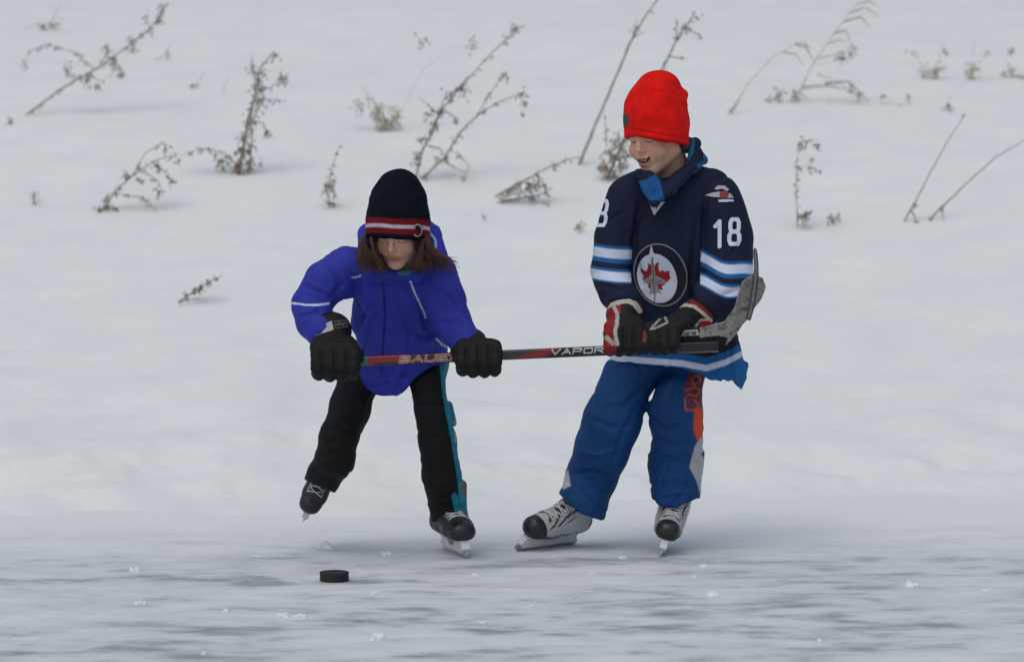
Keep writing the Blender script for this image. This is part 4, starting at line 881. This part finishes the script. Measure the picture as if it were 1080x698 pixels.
# ================================================================== WEEDS
def ground(px, py):
    lo, hi = 12.6, 200.
    Y = np.linspace(12.4, 60, 6000); a = (px - 540) / FP; b = -(py - 349) / FP; dy = cT + b * sT; t = Y / dy; X = a * t; Z = CAMZ + (-sT + b * cT) * t
    h = H(X, Y); k = np.argmax(Z < h); return Y[k] if (Z < h).any() else 24.
def weed(name, label, base, stems, leaves=(), tk=1.3, mstem='stem', mleaf='leaf', seed=0, cat='dried weed', blades=()):
    q = random.Random(seed * 13 + 5); Y0 = ground(*base); e = empty(name, tuple(P(base[0], base[1], Y0)))
    tag(e, label, cat, 'dry weeds sticking out of the snow bank'); sc = Y0 / FP; paths = []
    for si, s in enumerate(stems):
        if isinstance(s, tuple): pts, k0 = s
        else: pts, k0 = s, 1
        dd = 0 if si == 0 else q.uniform(-.05, .05); pth = []; n = len(pts)
        for i in range(n - 1):
            m = 6
            for j in range(m + (i == n - 2)):
                t = j / m; u = (i + t) / (n - 1); x = pts[i][0] * (1 - t) + pts[i + 1][0] * t + q.uniform(-.35, .35); y = pts[i][1] * (1 - t) + pts[i + 1][1] * t + q.uniform(-.35, .35)
                pth.append((P(x, y, Y0 + dd * u + .03 * math.sin(u * 3)), sc * tk * k0 * (.88 - .55 * u)))
        p0 = pth[0]; 
        if si == 0: pth.insert(0, (p0[0] + np.array((0, 0, -.04)), p0[1]))
        paths.append(pth)
    # leaves: small curled flakes hung in clusters, tied to the cluster centre by fine twigs
    V = []; F = []
    auto = []
    if name == 'dried_weed':
        for s in stems:
            pts, k0 = s if isinstance(s, tuple) else (s, 1)
            for (ax_, ay_), (bx_, by_) in zip(pts[:-1], pts[1:]):
                for k in range(int(math.hypot(bx_ - ax_, by_ - ay_) * .24)):
                    t = q.random(); auto.append((ax_ + (bx_ - ax_) * t + q.uniform(-1.5, 1.5), ay_ + (by_ - ay_) * t + q.uniform(-1, 2), q.uniform(.6, 1.8), q.choice((1, 1, 2, 3))))
    for (lx, ly, sz, cnt) in list(leaves) + auto:
        for k in range(int(cnt * 1.3)):
            ox, oy = q.gauss(0, sz * .75), q.gauss(0, sz * 1.0); L = q.uniform(1.6, 5.0) * (.75 + sz * .06); wd = q.uniform(.3, .95) * (.8 + sz * .05); ang = q.gauss(math.pi / 2, .8); dY = q.uniform(-.06, .06)
            cx, cy = lx + ox, ly + oy; ux, uy = math.cos(ang), math.sin(ang); nx, ny = -uy, ux; cv = q.uniform(-1.5, 1.5); base_i = len(V); m = 5
            for j in range(m):
                t = j / (m - 1); x = cx + ux * L * t + nx * cv * t * t * 1.5; y = cy + uy * L * t + ny * cv * t * t * 1.5; wj = wd * math.sin(math.pi * min(.97, .12 + t * .85)) + .12; tw = q.uniform(-.012, .012)
                V.append(tuple(P(x + nx * wj, y + ny * wj, Y0 + dY + tw))); V.append(tuple(P(x, y, Y0 + dY + .006 * math.sin(3 * t) - .004))); V.append(tuple(P(x - nx * wj, y - ny * wj, Y0 + dY - tw)))
            for j in range(m - 1):
                for s3 in (0, 1): a0 = base_i + j * 3 + s3; F.append((a0, a0 + 3, a0 + 4, a0 + 1))
            if cnt > 3 and q.random() < .45: paths.append([(P(cx, cy, Y0 + dY), sc * .28), (P((cx + lx) / 2 + q.uniform(-1, 1), (cy + ly) / 2 - .5, Y0 + dY / 2), sc * .28), (P(lx, ly, Y0), sc * .3)])
    for pts, wd in blades:                      # long grass blades
        base_i = len(V); n = len(pts); L_ = []
        for i in range(n - 1):
            for j in range(5 + (i == n - 2)): t = j / 5; L_.append((pts[i][0] * (1 - t) + pts[i + 1][0] * t, pts[i][1] * (1 - t) + pts[i + 1][1] * t))
        dY = q.uniform(-.05, .05)
        for i, (x, y) in enumerate(L_):
            a_, b2 = L_[max(i - 1, 0)], L_[min(i + 1, len(L_) - 1)]; dx, dy = b2[0] - a_[0], b2[1] - a_[1]; l = math.hypot(dx, dy) + 1e-6; wj = wd * (1 - i / len(L_) * .8)
            V.append(tuple(P(x - dy / l * wj, y + dx / l * wj, Y0 + dY))); V.append(tuple(P(x, y, Y0 + dY - .004))); V.append(tuple(P(x + dy / l * wj, y - dx / l * wj, Y0 + dY + .003)))
        for i in range(len(L_) - 1):
            for s3 in (0, 1): a0 = base_i + i * 3 + s3; F.append((a0, a0 + 3, a0 + 4, a0 + 1))
    link('stem', tubes(paths, 5), M[mstem], e)
    if F:
        me = bpy.data.meshes.new('leaves'); me.from_pydata(V, [], F); link('leaves', me, M[mleaf], e)
    return e
weed('dried_weed', 'long leaning weed with curled leaves at the upper left corner', (27, 122), [[(27, 122), (69, 91), (100, 74), (127, 55), (151, 36), (168, 21), (175, 4)], ([(100, 74), (80, 56), (50, 46), (32, 54), (24, 68)], .6), ([(108, 66), (114, 52), (112, 48)], .5), ([(85, 83), (70, 75), (68, 64)], .5), ([(120, 60), (126, 72), (130, 80)], .5), ([(95, 78), (105, 86), (112, 84)], .5)],
     [(140, 46, 4, 16), (158, 33, 3, 10), (167, 22, 3, 9), (172, 8, 4, 10), (115, 55, 3.5, 10), (120, 69, 4, 13), (127, 78, 2.5, 8), (92, 84, 4, 12), (103, 91, 3, 9), (72, 72, 3.5, 8), (25, 70, 2, 6), (112, 50, 2, 5), (155, 18, 3, 6)], seed=1)
weed('grass_tuft', 'tiny withered shoot in the snow at the foot of the long upper left weed', (12, 131), [[(12, 131), (13, 124)]], [(11, 128, 2, 7)], seed=2)
weed('grass_tuft', 'faint bent grass tuft at the top left corner', (52, 32), [[(52, 32), (58, 15), (64, 4)], ([(52, 32), (36, 25), (23, 33)], .8)], [(45, 29, 4, 12), (57, 27, 4, 9)], tk=.9, seed=3, mstem='straw')
weed('grass_tuft', 'pale wispy shoot right of the long upper left weed', (163, 64), [[(163, 64), (175, 58), (181, 44)], ([(175, 58), (178, 64)], .8)], [(177, 55, 2.5, 6)], tk=.7, seed=4, mstem='straw', mleaf='straw')
weed('dried_weed', 'spreading weed with dark leaf clusters at left, below the long one', (108, 222), [[(108, 222), (120, 204), (140, 185), (160, 171), (187, 162)], ([(140, 185), (153, 162), (172, 150)], .6), ([(120, 204), (150, 208), (174, 229)], .5), ([(160, 171), (172, 180), (182, 192)], .5), ([(150, 180), (166, 190), (170, 200)], .6)],
     [(106, 222, 2.6, 14), (113, 215, 3, 16), (121, 221, 3, 12), (133, 184, 3, 14), (147, 189, 3, 11), (166, 176, 3.4, 14), (168, 203, 3, 13), (182, 190, 2.6, 9), (175, 156, 2.4, 9), (172, 228, 1.6, 5), (188, 170, 2, 6), (150, 208, 2, 5), (113, 207, 2, 6)], seed=5)
weed('grass_tuft', 'small withered leaf poking up at the left below the spreading weed', (37, 216), [[(37, 216), (36, 206)]], [(36, 209, 3, 12)], seed=6, mleaf='straw')
weed('dried_weed', 'upright leafy weed left of the smaller child, tallest on that side', (252, 183), [[(252, 183), (258, 150), (262, 125), (269, 100), (274, 72), (288, 56)], ([(262, 183), (266, 150), (264, 120)], .8), ([(272, 95), (285, 93), (298, 84)], .6), ([(270, 107), (285, 105), (302, 107)], .4), ([(265, 128), (278, 130), (282, 146)], .5), ([(250, 176), (236, 160), (211, 157), (190, 164)], .4), ([(272, 90), (266, 70), (266, 58)], .5)],
     [(250, 176, 4, 26), (255, 160, 4, 24), (262, 172, 4, 18), (257, 145, 4, 18), (261, 128, 4, 18), (272, 106, 6, 34), (273, 92, 4, 16), (276, 78, 4, 13), (298, 84, 4, 18), (290, 58, 3.4, 10), (281, 141, 2.6, 11), (234, 171, 6, 26), (211, 158, 2.4, 7), (266, 74, 3, 7), (275, 172, 2, 4), (263, 155, 4, 14)], tk=1.8, seed=7)
weed('dried_weed', 'short thin weed standing alone between the leafy weed and the smaller child', (348, 219), [[(348, 219), (345, 200), (350, 178), (358, 154)], ([(347, 205), (355, 192)], .5)], [(344, 199, 3.6, 18), (352, 192, 3, 9), (349, 214, 2, 7), (352, 203, 3, 8), (350, 182, 2, 4)], tk=.9, seed=8)
weed('grass_tuft', 'pale sprig above the leafy weed on its left', (206, 93), [[(206, 93), (216, 76)]], [(205, 92, 3, 10)], tk=.7, seed=9, mstem='straw')
weed('grass_tuft', 'single faint stalk beside the leafy weed', (235, 98), [[(235, 98), (241, 79)]], [], tk=.7, seed=10, mstem='straw')
weed('grass_clump', 'straw coloured grass clump upper centre left of the tall forked weed', (402, 138), [[(402, 138), (397, 112), (380, 88)], ([(400, 138), (385, 100)], .8), ([(410, 137), (428, 108)], .8), ([(428, 108), (445, 75), (475, 50), (500, 47)], .35)],
     [(378, 112, 5, 14), (400, 120, 6, 34), (415, 124, 6, 34), (405, 132, 6, 26), (394, 105, 3, 6), (444, 46, 5, 12), (498, 48, 6, 10)], mstem='straw', mleaf='straw', seed=11, cat='dry grass', tk=.9, blades=[([(398, 136), (394, 112)], 1.2), ([(407, 136), (403, 110)], 1.2), ([(418, 134), (420, 112)], 1.0)])
weed('dried_weed', 'tall forked weed rising behind the head of the smaller child', (438, 189), [[(438, 189), (445, 160), (455, 140), (463, 120), (485, 92), (520, 55), (545, 30)], [(444, 190), (470, 165), (485, 140), (503, 122), (525, 108), (552, 98)], ([(452, 154), (464, 157), (471, 168)], .8), ([(503, 122), (520, 94), (533, 78)], .4), ([(462, 120), (442, 103)], .5), ([(480, 160), (495, 175), (488, 192)], .5), ([(470, 118), (484, 126)], .6), ([(458, 165), (490, 182)], .5), ([(485, 92), (468, 105), (462, 125)], .7)],
     [(545, 30, 3.4, 15), (487, 94, 4, 18), (476, 100, 4, 12), (450, 122, 2.4, 10), (440, 166, 3.6, 18), (458, 132, 4, 18), (466, 118, 3, 12), (551, 99, 3, 12), (553, 110, 3, 8), (552, 119, 1.6, 5), (533, 79, 4, 9), (470, 165, 2.4, 8), (480, 127, 2, 6), (488, 190, 3, 6), (446, 148, 3, 12), (462, 212, 3, 6)], tk=1.5, seed=12)
weed('grass_tuft', 'faint leafless twig in the snow right of the head of the smaller child', (512, 232), [[(512, 232), (508, 224)]], [(510, 228, 2, 5)], tk=.6, seed=28, mleaf='straw')
weed('dried_weed', 'drooping weed with hanging leaves, lying low between the two children', (524, 214), [[(524, 214), (560, 207), (578, 204)], [(522, 208), (550, 192), (575, 178), (600, 168), (612, 166)]],
     [(530, 205, 3, 10), (538, 200, 4, 16), (548, 198, 4.4, 20), (558, 198, 4.4, 20), (568, 192, 4.4, 20), (574, 200, 3.6, 14), (586, 174, 3, 8), (560, 206, 3, 8), (577, 216, 1.6, 4)], seed=13)
weed('bare_stalk', 'tall bare leaning stalk left of the red cap, reaching the top edge', (611, 174), [[(611, 174), (628, 132), (648, 85), (665, 45), (680, 18), (698, -6)], ([(660, 55), (668, 38), (671, 20)], .5), ([(684, 12), (690, 14)], .6), ([(668, 40), (680, 34)], .4)], [(671, 30, 3, 5), (614, 168, 2, 5)], tk=2.1, seed=14, cat='dry stalk')
weed('dried_weed', 'dense withered leaf clump with a tall stalk behind the red cap', (640, 190), [[(640, 190), (655, 155), (690, 95), (700, 70), (714, 42), (733, 14)], ([(705, 60), (722, 62)], .5), ([(714, 42), (713, 20)], .5), ([(722, 30), (740, 38)], .5), ([(640, 155), (638, 120)], .4)],
     [(652, 148, 5, 26), (645, 163, 6, 34), (658, 160, 5, 24), (640, 180, 5, 26), (648, 186, 3, 10), (634, 174, 3, 10), (656, 172, 5, 20), (724, 28, 4, 8), (735, 16, 3, 6), (662, 146, 4, 14)], tk=2.0, seed=15)
weed('grass_tuft', 'small dark tuft left of the sleeve of the taller child', (611, 245), [[(611, 245), (612, 234)]], [(611, 240, 3.6, 14)], seed=16, mstem='straw')
weed('reed', 'arched thin reed right of the red cap', (769, 120), [[(769, 120), (788, 90), (814, 62), (838, 46), (848, 45)]], [(772, 119, 3, 10)], tk=.9, seed=17, mstem='straw', mleaf='leaf', cat='dry grass', blades=[([(838, 46), (850, 50), (858, 64)], 1.2), ([(826, 55), (840, 58), (848, 70)], .9), ([(848, 46), (856, 52)], .8), ([(772, 118), (782, 104)], .8)])
weed('reed', 'tall plumed reed with drooping blades at upper right', (838, 108), [[(838, 108), (858, 67), (880, 35), (906, 2)], ([(842, 95), (888, 90), (912, 103)], .5), ([(858, 68), (880, 66), (896, 54)], .4)],
     [(888, 60, 4, 16), (898, 56, 4, 12), (906, 100, 4, 9), (822, 102, 5, 16), (812, 104, 4, 8), (838, 100, 4, 14), (895, 92, 3, 6)], tk=1.1, seed=18, mstem='straw', mleaf='leaf', cat='dry grass',
     blades=[([(880, 35), (892, 32), (897, 44)], 1.0), ([(890, 23), (908, 18), (918, 30)], 1.0), ([(897, 14), (912, 8), (928, 18)], .9), ([(905, 4), (918, 2), (924, 6)], .9), ([(873, 46), (886, 42), (893, 46)], .8), ([(862, 62), (880, 58), (898, 62)], .8), ([(870, 88), (895, 86), (917, 108)], 1.4), ([(845, 92), (872, 90), (900, 97)], 1.0), ([(843, 98), (856, 108)], .8), ([(862, 78), (878, 84)], .7), ([(820, 106), (828, 92)], .7)])
weed('grass_tuft', 'short blade standing in the snow below the tall reed', (874, 112), [[(874, 112), (875, 102)]], [], tk=.8, seed=19, mstem='straw')
weed('dried_weed', 'slim upright weed with seed clusters just right of the taller child', (841, 240), [[(841, 240), (840, 205), (840, 178), (842, 150)], ([(841, 178), (853, 175), (862, 179)], .5), ([(841, 160), (850, 150), (862, 153)], .5), ([(842, 152), (848, 143)], .5)],
     [(851, 150, 2.4, 8), (862, 153, 2.6, 11), (843, 152, 2, 6), (855, 178, 2, 6), (864, 180, 1.6, 5), (843, 178, 1.6, 5), (849, 228, 4.4, 24), (842, 226, 2.6, 6), (857, 168, 1.6, 4)], tk=.75, seed=20)
weed('grass_tuft', 'low curled tuft right of the slim upright weed', (878, 236), [[(878, 236), (874, 226)]], [(877, 231, 3.6, 14), (885, 227, 2.4, 6)], tk=.6, seed=21, mleaf='leaf')
weed('bare_stalk', 'left one of the two bare leaning stalks at right', (953, 234), [[(953, 234), (966, 212), (980, 184), (998, 152), (1018, 120)], ([(961, 222), (967, 233)], .9), ([(963, 215), (970, 218)], .9)], [(965, 215, 1.4, 5), (966, 233, 1.2, 4), (1017, 121, 1, 3)], tk=1.2, seed=22, cat='dry stalk')
weed('bare_stalk', 'right one of the two bare leaning stalks, running to the right edge', (980, 232), [[(980, 232), (993, 219), (1020, 193), (1050, 166), (1084, 146)], ([(993, 219), (995, 230)], .9)], [(993, 219, 1.8, 7), (981, 231, 1.4, 4)], tk=1.3, seed=23, cat='dry stalk')
weed('grass_clump', 'pale grass cluster with one dark leaf near the upper right corner', (986, 84), [[(986, 84), (975, 76), (964, 54)], ([(984, 82), (997, 45)], .5)], [(986, 74, 5, 20), (975, 80, 5, 14), (997, 53, 3, 8), (962, 58, 3, 6)], tk=.8, seed=24, mstem='straw', mleaf='straw', cat='dry grass', blades=[([(982, 75), (999, 70)], 1.6), ([(984, 77), (996, 73)], 1.2)])
weed('grass_clump', 'straw tuft right of the pale cluster near the upper right corner', (1025, 84), [[(1025, 84), (1026, 70)], ([(1025, 84), (1027, 38)], .4)], [(1025, 74, 5, 26), (1043, 55, 3, 6)], tk=.8, seed=25, mstem='straw', mleaf='straw', cat='dry grass')
weed('grass_clump', 'small tufts touching the right edge near the top', (1066, 82), [[(1066, 82), (1070, 72)], ([(1066, 82), (1074, 80), (1079, 76)], .8)], [(1066, 76, 3, 9), (1077, 82, 3, 8), (1068, 54, 2.4, 7), (1060, 80, 3, 8)], tk=.8, seed=26, mleaf='leaf', cat='dry grass')
weed('grass_tuft', 'wispy shoot above the left bare stalk', (1003, 118), [[(1003, 118), (1000, 108), (1003, 100)], ([(1003, 118), (996, 114)], .8)], [(1001, 112, 3, 8)], tk=.6, seed=27, mstem='straw')
weed('grass_tuft', 'faint specks of grass left of the wispy shoot at upper right', (950, 112), [[(950, 112), (957, 104)], ([(950, 112), (938, 108), (931, 99)], .5)], [(958, 102, 2, 6), (931, 102, 2.6, 8), (948, 111, 1.6, 4)], tk=.6, seed=29, mstem='straw')
weed('fallen_twig', 'dark feathery twig lying in the snow left of the blue jacket', (188, 319), [[(188, 319), (203, 308), (220, 298), (235, 290)]], [(190, 317, 1.8, 8), (197, 312, 2.4, 11), (205, 306, 2.4, 14), (212, 303, 2.4, 14), (220, 298, 2, 12), (228, 294, 1.6, 8)], tk=1.3, seed=30, cat='twig', mstem='leaf')
